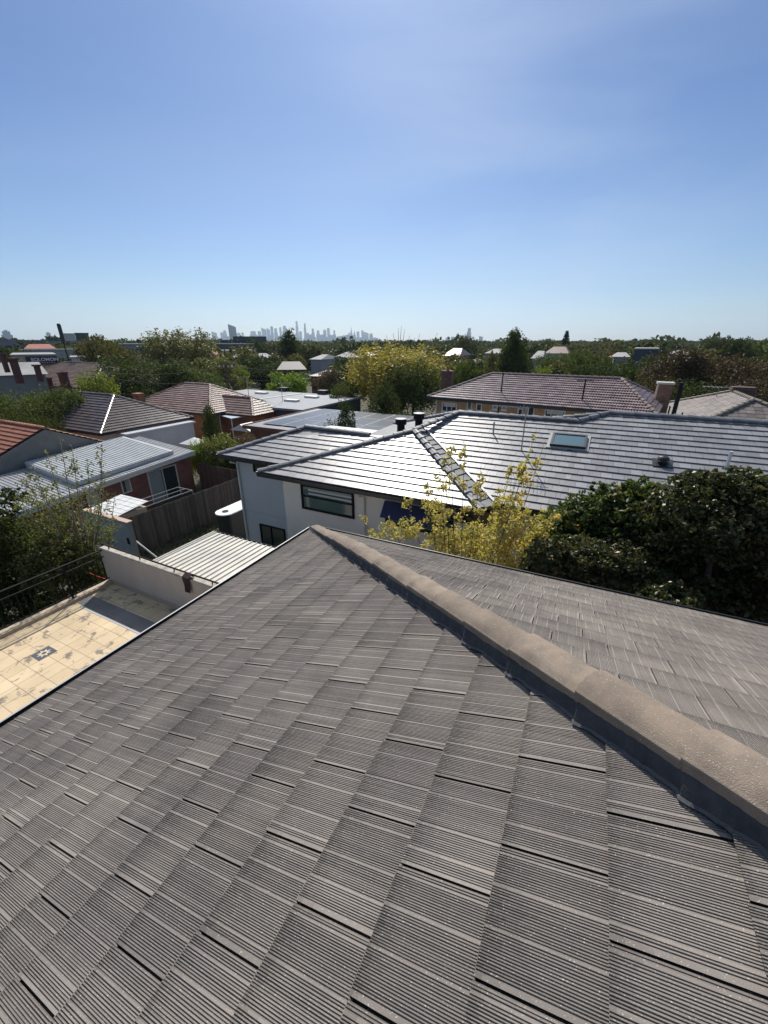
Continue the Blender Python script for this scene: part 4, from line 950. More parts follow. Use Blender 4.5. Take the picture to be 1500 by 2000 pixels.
# --- leaf materials
LM = {
 'olive': leafmat('olive_leaves', (.075, .085, .03), (.17, .17, .06), .55, .35, .3),
 'darkolive': leafmat('brown_olive_leaves', (.065, .068, .026), (.14, .13, .045), .7, .3, .12),
 'dark': leafmat('dark_green_leaves', (.028, .044, .016), (.08, .11, .034), .7, .25, .12),
 'mid': leafmat('mid_green_leaves', (.045, .068, .022), (.11, .145, .04), .65, .3, .15),
 'far': leafmat('far_canopy_leaves', (.05, .066, .032), (.10, .118, .055), .8, .2, .1),
 'light': leafmat('light_green_leaves', (.10, .14, .025), (.22, .27, .06), .55, .4, .3),
 'bright': leafmat('bright_green_leaves', (.09, .16, .02), (.20, .30, .04), .55, .42, .3),
 'yellow': leafmat('yellowing_leaves', (.17, .155, .04), (.40, .34, .08), .55, .42, .3),
 'grey': leafmat('grey_green_leaves', (.045, .058, .034), (.105, .12, .065), .7, .3, .12),
 'brown': leafmat('brownish_leaves', (.040, .031, .018), (.11, .075, .04), .6, .2, .2),
 'gloss': leafmat('glossy_dark_leaves', (.032, .046, .018), (.11, .12, .045), .42, .26, .45, c3=(.22, .15, .07)),
 'glossgreen': leafmat('fresh_green_leaves', (.042, .07, .02), (.10, .145, .04), .42, .35, .35, c3=(.34, .24, .12)),
 'autumn': leafmat('autumn_leaves', (.30, .31, .10), (.64, .54, .24), .55, .45, .3, c3=(.58, .40, .22)),
 'birch': leafmat('thin_birch_leaves', (.09, .12, .035), (.22, .23, .08), .5, .4, .35),
 'pine': leafmat('pine_leaves', (.018, .03, .018), (.04, .055, .03), .5, .15, .3),
 'pink': leafmat('dusty_pink_green_leaves', (.06, .06, .035), (.17, .12, .09), .55, .3, .3),
}
# --- unit prototypes (height 1, radius .5): several crowns each, shared by all copies
PROTO = {}
def proto_mesh(kind, idx, nleaf, lsize):
    key = (kind, idx, nleaf)
    if key in PROTO: return PROTO[key]
    rng = np.random.default_rng(abs(hash((kind == 'round', kind == 'up', kind == 'bush', idx)))%9999+idx*7+nleaf%97); r = random.Random(idx*31+nleaf)
    tips = []
    if kind == 'round':
        lobes = [(0, 0, .60, .27, .27, .27)]
        for i in range(10+idx):
            t = 2*math.pi*(i*.618+r.random()*.2); z = r.uniform(.36, .86); rr_ = .36*math.sqrt(max(.1, 1-((z-.58)/.45)**2)); s = r.uniform(.11, .2)
            lobes.append((math.cos(t)*rr_, math.sin(t)*rr_, z, s, s, s*.85))
        C, T = lobes_cloud(lobes, nleaf, rng, per=10, spread=.2); tips = [l[:3] for l in lobes[1:7]]
    elif kind == 'bush':
        lobes = [(0, 0, .5, .33, .33, .42)]
        for i in range(9):
            t = 2*math.pi*(i*.618+r.random()*.2); z = r.uniform(.25, .8); rr_ = .33; s = r.uniform(.12, .2); lobes.append((math.cos(t)*rr_, math.sin(t)*rr_, z, s, s, s))
        C, T = lobes_cloud(lobes, nleaf, rng, per=10, spread=.2); tips = [l[:3] for l in lobes[1:5]]
    elif kind == 'up':
        sh = []
        for i in range(nleaf//26):
            t = r.uniform(0, 2*math.pi); q = math.sqrt(r.random()); z0 = r.uniform(.12, .6); zt = z0+r.uniform(.2, .36)
            env = .5*math.sqrt(max(.02, 1-((min(zt, .98)-.5)/.52)**2)); a_ = q*env*.75
            p = (math.cos(t)*a_*.8, math.sin(t)*a_*.8, z0); e = (math.cos(t)*a_*1.3, math.sin(t)*a_*1.3, min(zt, 1.0-.12*q*r.random()))
            sh.append((p, e))
        C, T = shoots_cloud(sh, rng, 26, .035); tips = [s_[1] for s_ in sh[:8]]
    elif kind == 'column':
        lobes = []
        for i in range(14):
            z = .12+.06*i; rr_ = .33*math.sin(math.pi*min(1, (z*.9+.12)))**.6*(1-.35*z); t = i*2.4; lobes.append((math.cos(t)*rr_*.5, math.sin(t)*rr_*.5, z, rr_*.75+.08, rr_*.75+.08, .12))
        C, T = lobes_cloud(lobes, nleaf, rng, per=10, spread=.22); tips = [(0, 0, .8)]
    elif kind == 'peak':
        lobes = []
        for i in range(18):
            z = .18+.045*i; rr_ = .46*(1-(z-.1)/1.0)**.75; t = i*2.4; s = .09+.12*(1-z); lobes.append((math.cos(t)*rr_*.7, math.sin(t)*rr_*.7, z, s, s, s*.9))
        lobes.append((0, 0, .45, .25, .25, .35)); lobes.append((0, 0, .88, .08, .08, .14))
        C, T = lobes_cloud(lobes, nleaf, rng, per=10, spread=.22); tips = [l[:3] for l in lobes[:6]]
    elif kind == 'pine':
        sh = []
        for k in range(13):
            z = .2+.062*k; R_ = .48*(1-z*.93)
            for j in range(7):
                t = j*2*math.pi/7+k*.5; sh.append(((0, 0, z), (math.cos(t)*R_, math.sin(t)*R_, z+.03)))
        C, T = shoots_cloud(sh, rng, max(6, nleaf//len(sh)), .012); tips = []
    me = leaf_mesh('crown', C, lsize, T, rng, m=LM['mid']); m1 = me.data; bpy.data.objects.remove(me)
    mb = MB(); limbs(mb, (0, 0, 0), (0, 0, .30 if kind != 'pine' else .95), tips, .022, r); to = mb.build('trunk', M_trunk); m2 = to.data
    off = to.location.copy(); bpy.data.objects.remove(to)
    for vv in m2.vertices: vv.co += off
    PROTO[key] = (m1, m2); return PROTO[key]
def place_tree(name, kind, idx, matk, base, h, R_, label, group=None, nleaf=6000, ls=.045, cat='tree', rz=None, trunk=True):
    m1, m2 = proto_mesh(kind, idx, nleaf, ls)
    t = thing(name, label, cat, (base.x, base.y, 0), group); t.rotation_euler.z = rz if rz is not None else (base.x*1.7+base.y) % 6.28
    t.scale = (R_*2, R_*2, h)
    c = bpy.data.objects.new('crown', m1); COL.objects.link(c); c.parent = t
    c.material_slots[0].link = 'OBJECT'; c.material_slots[0].material = LM[matk]
    if trunk:
        k = bpy.data.objects.new('trunk', m2); COL.objects.link(k); k.parent = t
    return t
def tree_px(name, kind, idx, matk, u, vt, wpx, D, label, nleaf=7000, ls=.045, **k):
    top = PD(u, vt, D); h = top.z; dep = (V(top.x, top.y, h*.6)-V(0, 0, CAMZ)).dot(F_); R_ = wpx/2*dep/FPX*1.14
    return place_tree(name, kind, idx, matk, top, h, R_*1.0, label, nleaf=nleaf, ls=ls, **k)
T = tree_px
T('upright_tree', 'up', 1, 'olive', 342, 630, 150, 95, 'large upright feathery olive-green tree left of the city skyline', nleaf=14000, ls=.03)
T('broad_tree', 'round', 1, 'darkolive', 200, 651, 92, 82, 'brownish olive round tree between the white commercial building and the feathery olive tree', nleaf=9000, ls=.04)
T('broad_tree', 'round', 2, 'dark', 272, 690, 150, 60, 'broad dark green tree behind the two left tiled bungalows', nleaf=14000, ls=.032)
T('broad_tree', 'bush', 1, 'grey', 347, 696, 66, 72, 'grey-green domed tree in front of the feathery olive tree')
T('leafy_tree', 'up', 2, 'light', 178, 711, 78, 54, 'pale yellow-green feathery tree beside the brown tiled roof with chimneys', nleaf=8000, ls=.04)
T('hedge_tree', 'bush', 2, 'mid', 88, 746, 120, 47, 'mid green bushy tree above the dark tiled hip roof', nleaf=12000, ls=.03)
T('hedge_tree', 'bush', 1, 'mid', 15, 752, 130, 44, 'wide green bushy tree at the far left edge above the orange roof', nleaf=12000, ls=.03)
T('dark_bush', 'bush', 2, 'dark', 45, 792, 90, 36.5, 'dark glossy bush between the orange roof and the dark tiled hip roof', nleaf=9000, ls=.03, cat='bush')
T('broad_tree', 'round', 3, 'olive', 410, 698, 90, 72, 'olive tree with yellowing patches behind the pinkish tiled roof ridge', nleaf=8000)
T('leafy_tree', 'bush', 1, 'mid', 392, 712, 95, 60, 'rounded green tree just above the pinkish tiled roof ridge', nleaf=9000, ls=.035)
T('leafy_tree', 'up', 1, 'light', 455, 705, 60, 78, 'yellow-green feathery tree right behind the utility pole')
T('tall_tree', 'column', 1, 'dark', 563, 645, 62, 112, 'tall dark dense tree standing in front of the city skyline', nleaf=9000)
T('tall_tree', 'round', 2, 'dark', 590, 668, 50, 125, 'small dark tree touching the right side of the tall skyline tree', nleaf=4000, ls=.06)
T('round_tree', 'round', 1, 'dark', 498, 657, 38, 175, 'dark round tree in front of the left part of the city skyline', nleaf=4000, ls=.06)
T('broad_tree', 'round', 3, 'dark', 505, 694, 80, 90, 'dark spreading tree left of the bright green tree', nleaf=8000)
T('broad_tree', 'bush', 2, 'dark', 528, 702, 70, 84, 'dark bushy tree behind the bright green tree')
T('leafy_tree', 'round', 2, 'bright', 560, 721, 72, 68, 'bright yellow-green spreading tree behind the flat grey roof', nleaf=7000)
T('flowering_tree', 'round', 1, 'pink', 634, 715, 45, 66, 'small dusty pink-tinged tree behind the flat grey roof', nleaf=6000)
T('broad_tree', 'round', 2, 'dark', 660, 702, 70, 72, 'dark green tree between the pink-tinged tree and the yellow tree', nleaf=8000)
T('leafy_tree', 'bush', 1, 'mid', 668, 742, 60, 52, 'low green bush tree behind the right end of the flat grey roof')
T('round_tree', 'round', 1, 'dark', 722, 662, 60, 130, 'dark horizon tree just left of the big yellow tree', nleaf=4000, ls=.06)
T('yellow_tree', 'up', 1, 'yellow', 775, 657, 205, 56, 'large yellowing autumn tree with bare twigs at its top', nleaf=22000, ls=.026)
T('green_shrub_tree', 'up', 2, 'mid', 810, 690, 120, 50, 'green lower tree overlapping the right foot of the yellow tree', nleaf=12000, ls=.03)
T('column_tree', 'column', 2, 'dark', 750, 750, 92, 39, 'dark green egg-shaped tree standing before the yellow tree', nleaf=14000, ls=.03)
T('evergreen_shrub', 'peak', 1, 'dark', 675, 783, 64, 30, 'dark pointed evergreen beside the solar panel roof', nleaf=9000, ls=.035)
T('evergreen_shrub', 'column', 1, 'dark', 404, 784, 46, 33, 'small dark evergreen in front of the pinkish tiled roof', nleaf=7000, ls=.04)
T('tall_tree', 'round', 3, 'grey', 907, 654, 46, 125, 'grey-green tall tree right of the yellow tree at the horizon', nleaf=5000, ls=.05)
T('leafy_tree', 'round', 2, 'mid', 910, 694, 64, 66, 'mid green tree behind the left end of the brick flats', nleaf=8000)
T('broad_tree', 'bush', 2, 'dark', 955, 700, 60, 75, 'dark bushy tree between the mid green tree and the pointed evergreen')
T('pointed_tree', 'peak', 2, 'dark', 1008, 647, 92, 62, 'tall pointed dark evergreen with yellow-green tips behind the flats', nleaf=14000, ls=.035)
T('leafy_tree', 'peak', 1, 'olive', 962, 690, 50, 60, 'small olive tree at the left foot of the tall pointed evergreen', nleaf=7000)
T('leafy_tree', 'round', 1, 'light', 1057, 710, 50, 60, 'pale green shrub tree at the right foot of the tall pointed evergreen', nleaf=7000)
T('round_tree', 'round', 3, 'mid', 1096, 678, 84, 78, 'rounded fresh green tree below the lone pine', nleaf=9000, ls=.035)
T('willow_tree', 'round', 2, 'mid', 1150, 678, 80, 68, 'drooping green tree right of the rounded fresh green tree', nleaf=9000, ls=.035)
T('broad_tree', 'round', 1, 'dark', 1185, 688, 110, 60, 'wide dark green tree behind the middle of the flats roof', nleaf=14000, ls=.03)
T('pine_tree', 'pine', 1, 'pine', 1108, 646, 36, 190, 'lone tall pine rising above the horizon right of centre', nleaf=6000, ls=.06)
T('willow_tree', 'up', 2, 'light', 1247, 716, 74, 60, 'pale willow-like tree right of the wide dark green tree', nleaf=9000, ls=.035)
T('broad_tree', 'round', 2, 'grey', 1302, 684, 66, 85, 'grey-green round tree left of the big brown-leaved trees', nleaf=8000)
T('bare_bush', 'up', 1, 'brown', 1292, 720, 80, 44, 'rusty brown shrub tree around the cream-edged chimney', nleaf=9000, ls=.03)
T('brown_tree', 'round', 3, 'brown', 1345, 690, 130, 52, 'dark brown-leaved tree directly behind the black flue pole', nleaf=16000, ls=.026)
T('brown_tree', 'round', 1, 'brown', 1425, 668, 190, 54, 'huge brown-leaved tree behind the wide chimney at the right', nleaf=22000, ls=.022)
T('brown_tree', 'round', 2, 'brown', 1505, 682, 130, 48, 'brown-leaved tree cut off by the right edge', nleaf=14000, ls=.028)
T('brown_tree', 'bush', 2, 'dark', 1375, 728, 170, 46, 'dark undergrowth tree beneath the brown-leaved trees', nleaf=14000, ls=.028)
T('brown_tree', 'bush', 1, 'brown', 1475, 730, 150, 44, 'dense dark foliage behind the right end of the shingle house', nleaf=14000, ls=.028)
T('gum_tree', 'round', 3, 'grey', 1408, 653, 40, 150, 'hazy grey gum tree poking above the huge brown tree', nleaf=4000, ls=.06)
T('gum_tree', 'round', 2, 'dark', 1458, 651, 55, 120, 'dark umbrella-shaped gum tree on the right horizon', nleaf=5000, ls=.05)
T('round_tree', 'bush', 1, 'grey', 1262, 660, 40, 260, 'distant leaning tree clump on the right horizon', nleaf=3000, ls=.06)
T('leafy_tree', 'up', 2, 'bright', 384, 848, 46, 30.5, 'bright green shrub beside the white canvas gazebo', nleaf=6000, ls=.045, cat='bush')
T('leafy_bush', 'up', 1, 'birch', 420, 838, 80, 30, 'loose yellow-green bush above the brown paling fence', nleaf=8000, ls=.04, cat='bush')
T('leafy_bush', 'bush', 2, 'mid', 440, 862, 56, 29.2, 'green bush pressed against the corner of the white house', nleaf=8000, ls=.04, cat='bush')
T('leafy_bush', 'bush', 1, 'pink', 466, 846, 56, 31, 'purplish flowering bush in front of the white verandah', nleaf=7000, ls=.04, cat='bush')
T('garden_shrub', 'bush', 1, 'dark', 800, 800, 70, 36, 'dark shrub left of the brick flats beneath the yellow tree', nleaf=6000, ls=.04, cat='bush')
T('garden_shrub', 'bush', 2, 'dark', 650, 812, 60, 30, 'low dark shrub at the right end of the solar panel roof', nleaf=6000, ls=.04, cat='bush')

# ------------------------------------------------------------------ near trees, built lobe by lobe
def near_tree(name, label, matk, lobes, plane, n, ls, base_uv, r0=.12, seed=1, dj=.5, trunkm=M_trunk, shell=.45, asp=.5, per=16):
    rng = np.random.default_rng(seed); r = random.Random(seed); L = []
    for (u, v, rp) in lobes:
        c = plane(u, v, r.uniform(-dj, dj)); dep = (c-V(0, 0, CAMZ)).dot(F_); R_ = rp*dep/FPX; L.append((c.x, c.y, c.z, R_, R_, R_*.95))
    L0 = list(L)
    for l in L0:
        for k_ in range(7):
            d_ = V(r.gauss(0, 1), r.gauss(0, 1), r.gauss(.3, .9)).normalized(); q_ = r.uniform(.22, .38)
            L.append((l[0]+d_.x*l[3]*.86, l[1]+d_.y*l[3]*.86, l[2]+d_.z*l[5]*.86, l[3]*q_, l[3]*q_, l[3]*q_*.8))
    L = [(l[0], l[1], l[2], l[3]*.88, l[4]*.88, l[5]*.88) if i_ < len(L0) else l for i_, l in enumerate(L)]
    C, T_i = lobes_cloud(L, n, rng, per=per, spread=.11, shell=shell)
    L = L0
    b = plane(base_uv[0], base_uv[1], 0); base = V(b.x, b.y, 0)
    t = thing(name, label, 'tree', tuple(base))
    leaf_mesh('crown', C, ls, T_i, rng, m=LM[matk], parent=t, loc=base, asp=asp, up=.6)
    zl = min(l[2] for l in L)
    mb = MB(); limbs(mb, base, (base.x, base.y, max(.8, zl*.6)), [l[:3] for l in L], r0, r); mb.build('trunk', trunkm, t, smooth=True)
    return t
plB = lambda b: (lambda u, v, j: onB(u, v, b+j))
plD = lambda D: (lambda u, v, j: PD(u, v, D+j))
near_tree('flowering_evergreen', 'fresh green tree with tan flower tips against the silver roof', 'glossgreen', [(1132, 1008, 46), (1198, 985, 46), (1252, 970, 38), (1090, 1040, 52), (1165, 1050, 75), (1235, 1030, 80), (1110, 1085, 60), (1280, 1000, 60), (1068, 1070, 36)], plB(9.3), 40000, .11, (1180, 1100), seed=3, shell=.5)
near_tree('glossy_evergreen', 'big dark glossy-leaved tree at the right in front of the silver roof', 'gloss', [(1332, 975, 50), (1385, 955, 40), (1445, 948, 42), (1478, 975, 60), (1400, 1010, 90), (1310, 1040, 75), (1470, 1080, 110), (1360, 1120, 100), (1440, 1180, 100), (1540, 1040, 110), (1300, 1130, 70), (1540, 1200, 120), (1350, 1200, 90)], plB(8.6), 95000, .088, (1420, 1150), r0=.2, seed=4, shell=.5)
near_tree('glossy_shrub', 'lower dark glossy shrub just beyond the near gutter, left of the big glossy tree', 'gloss', [(1075, 1092, 48), (1130, 1095, 55), (1195, 1110, 60), (1160, 1150, 60), (1250, 1160, 60), (1235, 1110, 45), (1300, 1190, 60), (1100, 1130, 50), (1050, 1110, 36), (1210, 1190, 60)], plB(7.5), 60000, .078, (1170, 1140), r0=.1, seed=5, shell=.5, dj=.3)
near_tree('dark_tree', 'dark tree at the left edge beyond the terrace railing', 'dark', [(8, 985, 38), (28, 1050, 45), (0, 1120, 75), (55, 1135, 50), (-40, 1060, 70), (100, 1200, 50), (30, 1200, 60), (-60, 1180, 90)], plD(14.5), 36000, .10, (20, 1150), r0=.15, seed=6)
near_tree('olive_shrub', 'olive green shrub under the pale-barked tree beyond the terrace railing', 'olive', [(150, 1095, 42), (110, 1080, 38), (192, 1120, 34), (90, 1110, 45), (150, 1145, 42)], plD(13.8), 18000, .085, (140, 1120), r0=.07, seed=7)
def shoot_tree(name, label, matk, plane, base, tips, n_side, per, sig, ls, seed, stemr=.03, trunkm=M_trunk_pale, fork_z=1.6, lowshoots=(), asp=.5, t0=.35, spread=.5):
    rng = np.random.default_rng(seed); r = random.Random(seed)
    t = thing(name, label, 'tree', tuple(base)); mb = MB(); sh = []
    for (u, v) in tips:
        tip = plane(u, v, r.uniform(-spread, spread)); f = base+Z*fork_z*r.uniform(.6, 1.1)+V(r.uniform(-.1, .1), r.uniform(-.1, .1), 0)
        m_ = f*.45+tip*.55; m_.z -= (tip.z-f.z)*.12; m_ += V(r.uniform(-.12, .12), r.uniform(-.12, .12), 0)
        pts = []
        for i in range(9):
            s_ = i/8; pts.append(f*(1-s_)**2+m_*2*s_*(1-s_)+tip*s_**2)
        mb.tube([base]+pts, [stemr*1.6]+[stemr*(1.05-.95*i/8) for i in range(9)], 6)
        for k in range(n_side):
            s_ = r.uniform(t0, .97); i = min(7, int(s_*8)); p = pts[i].lerp(pts[i+1], s_*8-i); ln_ = (1.15-s_)*r.uniform(.45, .95)
            d = V(r.gauss(0, 1), r.gauss(0, 1), r.uniform(.3, 1.6)).normalized(); q = p+d*ln_
            mb.tube([p, p.lerp(q, .5)+Z*.02, q], [stemr*.28, stemr*.2, .003], 4); sh.append((tuple(p), tuple(q)))
        sh.append((tuple(pts[6]), tuple(pts[8])))
    C, T_i = shoots_cloud(sh, rng, per, sig, t0=.35)
    if lowshoots:
        L = []
        for (u, v, rp) in lowshoots:
            c = plane(u, v, r.uniform(-.4, .4)); dep = (c-V(0, 0, CAMZ)).dot(F_); R_ = rp*dep/FPX; L.append((c.x, c.y, c.z, R_, R_, R_))
        C2, T2 = lobes_cloud(L, len(C)*.9, rng, per=14, spread=.16, shell=.3); C = np.concatenate([C, C2]); T_i = np.concatenate([T_i, T2])
    leaf_mesh('crown', C, ls, T_i, rng, m=LM[matk], parent=t, loc=base, asp=asp)
    mb.build('trunk', trunkm, t, smooth=True)
    return t
nb = onB(915, 1080, 8.3); nb.z = 0
shoot_tree('autumn_tree', 'sparse yellow autumn tree with thin upright stems before the silver roof', 'autumn', plB(8.4), V(nb.x, nb.y, 0),
  [(880, 862), (908, 858), (940, 905), (1048, 838), (1062, 868), (828, 925), (790, 968), (702, 1005), (858, 915), (1000, 908), (1022, 900), (1090, 992), (975, 948), (868, 890), (760, 1010), (728, 1040), (1075, 1040), (935, 1010), (1010, 990), (850, 990)], 15, 24, .055, .086, 11, stemr=.024, trunkm=M_trunk, fork_z=1.8,
  lowshoots=[(800, 1030, 26), (860, 1060, 32), (930, 1055, 34), (980, 1040, 32), (1030, 1045, 34), (1065, 1020, 22), (900, 1080, 40), (960, 1090, 42), (1020, 1085, 42), (760, 1040, 20), (990, 1000, 30), (850, 1000, 26)])
bb = PD(165, 1120, 14.2); bb.z = 0
shoot_tree('pale_barked_tree', 'wispy pale-barked tree with sparse small leaves before the zinc roof', 'birch', plD(14.0), V(bb.x, bb.y, 0),
  [(115, 845), (90, 880), (60, 905), (140, 870), (170, 900), (205, 930), (225, 960), (75, 950), (45, 930), (190, 985), (150, 930), (110, 940), (30, 960), (222, 1010), (100, 1000), (180, 1040), (200, 870), (70, 1010)], 13, 13, .085, .082, 12, stemr=.038, fork_z=2.2,
  lowshoots=[(150, 1040, 45), (100, 1020, 45), (190, 1060, 30), (80, 980, 30), (60, 1040, 40)], spread=.9)
# bare twigs above the yellow tree
tw = thing('bare_twigs_tree', 'thin leafless tree whose bare twigs stick up above the yellow tree', 'tree', tuple(V(PD(785, 700, 58).x, PD(785, 700, 58).y, 0)))
mb = MB(); r = random.Random(7); b0_ = PD(785, 700, 58); b0_.z = 0
for (u, v) in ((778, 640), (790, 643), (768, 650), (800, 655), (820, 652), (755, 655), (784, 636), (810, 660), (855, 650)):
    q = PD(u, v, 58); m_ = b0_.lerp(q, .6)+V(r.uniform(-.4, .4), 0, 0); mb.tube([b0_, m_, q], [.12, .06, .015], 4)
mb.build('trunk', M_trunk, tw)
# under-planting patch and lawn
la = MB(); la.face([W(-16.8, -2, .01), W(-11, -2, .01), W(-11, 9.3, .01), W(-16.8, 9.3, .01)][::1]); tag(la.build('lawn', mat('green_lawn', (.06, .12, .02), .9, (.03, .06, .012), 3., bump=.02, bscale=25)), kind='structure')
rng = np.random.default_rng(5); C = []; 
gx = np.stack([rng.uniform(-18, -10.8, 9000), rng.uniform(9.7, 26, 9000)], 1); cc = np.array([tuple(W(a_, b_, 0)) for a_, b_ in gx]); cc[:, 2] = rng.uniform(.02, .16, 9000)
o = leaf_mesh('grass_tufts', cc, .16, rng.uniform(0, 1, 9000), rng, m=LM['dark'], asp=.3); tag(o, 'dark grass and weeds in the shaded yard behind the water tank', 'grass', kind='stuff')

# ================================================================== middle distance: commercial buildings, far houses
M_lilac = mat('pale_lilac_render', (.30, .29, .33), .85, (.26, .25, .29), .2)
M_offwhite = mat('offwhite_render', (.42, .42, .42), .85, (.34, .34, .34), .2)
M_palegrey = mat('pale_grey_cladding', (.28, .285, .29), .8, (.22, .225, .23), .2)
M_darkgreen = mat('dark_green_cladding', (.05, .075, .07), .7)
M_darkblue = mat('dark_blue_cladding', (.03, .045, .07), .5)
M_redroof = mat('red_tile_far', (.36, .12, .08), .8, (.28, .09, .06), .5)
M_sheetwhite = mat('white_sheet_far', (.36, .36, .35), .8, (.25, .25, .245), .3)
M_maroonbrick = mat('maroon_brick_far', (.13, .05, .045), .85)
def block(name, lab, u0, u1, vt, D, depth, m, cat='building', z0=0, roofm=None, par=.0, wins=None, group=None, turn=0.):
    uc = (u0+u1)/2; c = PD(uc, vt, D); h = c.z; dirv = V(c.x, c.y, 0).normalized(); sx = V(dirv.y, -dirv.x, 0)
    if turn: sx = (sx*math.cos(turn)+dirv*math.sin(turn)).normalized(); dirv = V(-sx.y, sx.x, 0)
    p0, p1 = PD(u0, vt, D), PD(u1, vt, D); wd_ = (p1-p0).length
    o = V(c.x, c.y, z0)-sx*wd_/2
    t = thing(name, lab, cat, (c.x, c.y, z0), group)
    mb = MB(); mb.box(o, sx*wd_, dirv*depth, Z*(h-z0-.25)); mb.build('wall', m, t)
    mb = MB(); mb.box(o-sx*.15-dirv*.15+Z*(h-z0-.25), sx*(wd_+.3), dirv*(depth+.3), Z*.25); mb.build('roof', roofm or m, t)
    if wins:
        for (x0, x1, y0, y1) in wins:
            mb = MB(); mb.box(o+sx*wd_*x0+Z*(h-z0-y1)-dirv*.06, sx*wd_*(x1-x0), dirv*.08, Z*(y1-y0)); mb.build('window', M_darkblue, t)
    return t, o, sx, dirv, wd_, h-z0
block('warehouse', 'long pale lilac-grey commercial building on the far left', -60, 97, 664, 170, 30, M_lilac, roofm=M_palegrey, wins=[(.30, .38, 1.5, 5), (.42, .5, 1.5, 5), (.54, .58, 1.5, 4)])
block('warehouse', 'dark-roofed low building between the lilac building and the white commercial block', 92, 128, 659, 200, 25, M_darkgreen)
block('office', 'white commercial block with a brown panel right of the tall floodlight pole', 94, 182, 666, 150, 30, M_offwhite, roofm=M_palegrey, wins=[(.05, .09, 1.2, 3.5), (.14, .2, 1.2, 3)])
t_, o_, sx_, dv_, w_, h_ = block('office', 'brown panelled shopfront before the white commercial block', 113, 150, 670, 147, 2, mat('brown_panel', (.12, .09, .07), .8))
block('office', 'white upper storey with a dark green flank beside the floodlight pole', 121, 146, 651, 190, 20, M_offwhite)
block('office', 'dark green upper storey adjoining the white upper storey', 146, 172, 650, 191, 20, M_darkgreen)
block('office', 'pale office with dark strip windows between the two left trees', 232, 282, 671, 130, 18, M_palegrey, roofm=M_offwhite, wins=[(.15, .55, 1.2, 2.6), (.6, .95, .9, 2.8)])
block('house', 'small pale house under a grey roof beside the brownish olive tree', 138, 162, 697, 95, 10, M_offwhite, cat='house', roofm=M_palegrey)
def hip_far(name, lab, u0, u1, ve, vr, D, depth, roofm, wallm, group=None, ridge=.5, cat='house', chim=False):
    c = PD((u0+u1)/2, ve, D); dirv = V(c.x, c.y, 0).normalized()
    # orient to the street grid axis nearest the view
    dirv = B if abs(dirv.dot(B)) > .8 else dirv; sx = V(dirv.y, -dirv.x, 0)
    p0, p1 = PD(u0, ve, D), PD(u1, ve, D); wd_ = (p1-p0).length*.98; zr = PD((u0+u1)/2, vr, D+depth/2).z; ze = c.z
    t = thing(name, lab, cat, (c.x, c.y, 0), group); o = V(c.x, c.y, 0)-sx*wd_/2
    mb = MB(); mb.box(o+sx*.3+dirv*.3, sx*(wd_-.6), dirv*(depth-.6), Z*ze); mb.build('wall', wallm, t)
    q = [o+Z*ze, o+sx*wd_+Z*ze, o+sx*wd_+dirv*depth+Z*ze, o+dirv*depth+Z*ze]; i = min(depth/2, wd_*.5*ridge); r0, r1 = o+sx*i+dirv*depth/2+Z*zr, o+sx*(wd_-i)+dirv*depth/2+Z*zr
    mb = MB(); mb.face([q[0], q[1], r1, r0]); mb.face([q[1], q[2], r1], .4); mb.face([q[2], q[3], r0, r1]); mb.face([q[3], q[0], r0], .4); mb.face([q[3], q[2], q[1], q[0]]); mb.build('roof', roofm, t)
    if chim:
        mb = MB(); mb.cbox(r0+sx*.8+Z*-.8, sx*.7, dirv*.6, 1.9); mb.build('chimney', M_maroonbrick, t)
    return t
hip_far('red_roofed_house', 'house with a flat-topped red tile roof before the lilac building', 46, 112, 681, 672, 120, 14, M_redroof, M_offwhite, ridge=.35)
block('shop', 'long off-white wall building below the red roof', 40, 152, 682, 118, 3, M_offwhite)
# sign building
sg, o_, sx_, dv_, w_, h_ = block('sign_building', 'white flat-roofed shop building carrying a dark blue sign with white letters', 22, 109, 692, 88, 16, M_kerb, roofm=M_sheetwhite)
pS = PD(49, 697, 87.6); pE = PD(110, 697, 87.6); pB_ = PD(49, 713, 87.6); sx2 = (pE-pS); sx2.z = 0; sw = sx2.length; sx2.normalize(); hh2 = pS.z-pB_.z; dv2 = V(-sx2.y, sx2.x, 0)
mb = MB(); mb.box(V(pS.x, pS.y, pB_.z), sx2*sw, dv2*.25, Z*hh2); mb.build('sign_board', mat('navy_sign', (.008, .012, .035), .5), sg)
def text(body, size, pos, xdir, m, parent, name='sign_lettering', ext=.01, sx=1.0):
    cu = bpy.data.curves.new(name, 'FONT'); cu.body = body; cu.size = size; cu.extrude = ext; cu.align_x = 'CENTER'; cu.offset = size*.02
    o = bpy.data.objects.new(name, cu); COL.objects.link(o); dg = bpy.context.evaluated_depsgraph_get()
    me = bpy.data.meshes.new_from_object(o.evaluated_get(dg)); bpy.data.objects.remove(o); out = xdir.cross(Z)
    for v_ in me.vertices: p_ = v_.co.copy(); v_.co = pos+xdir*p_.x*sx+Z*p_.y+out*p_.z-parent_loc(parent)
    me.materials.clear(); me.materials.append(m); ob = bpy.data.objects.new(name, me); COL.objects.link(ob); ob.parent = parent; return ob
M_letter = mat('white_lettering', (.75, .75, .78), .6)
text('SOLOMON', hh2*.56, V(pS.x, pS.y, pB_.z)+sx2*sw*.60+Z*hh2*.46-dv2*.03, sx2, M_letter, sg, sx=1.05)
M_letter2 = mat('dim_lettering', (.30, .30, .34), .6)
mb = MB()
for i in range(8): mb.box(V(pS.x, pS.y, pB_.z)+sx2*sw*(.33+.075*i)+Z*hh2*.16-dv2*.02, sx2*sw*.045, dv2*.02, Z*hh2*.14)
mb.build('sign_small_lettering', M_letter2, sg)
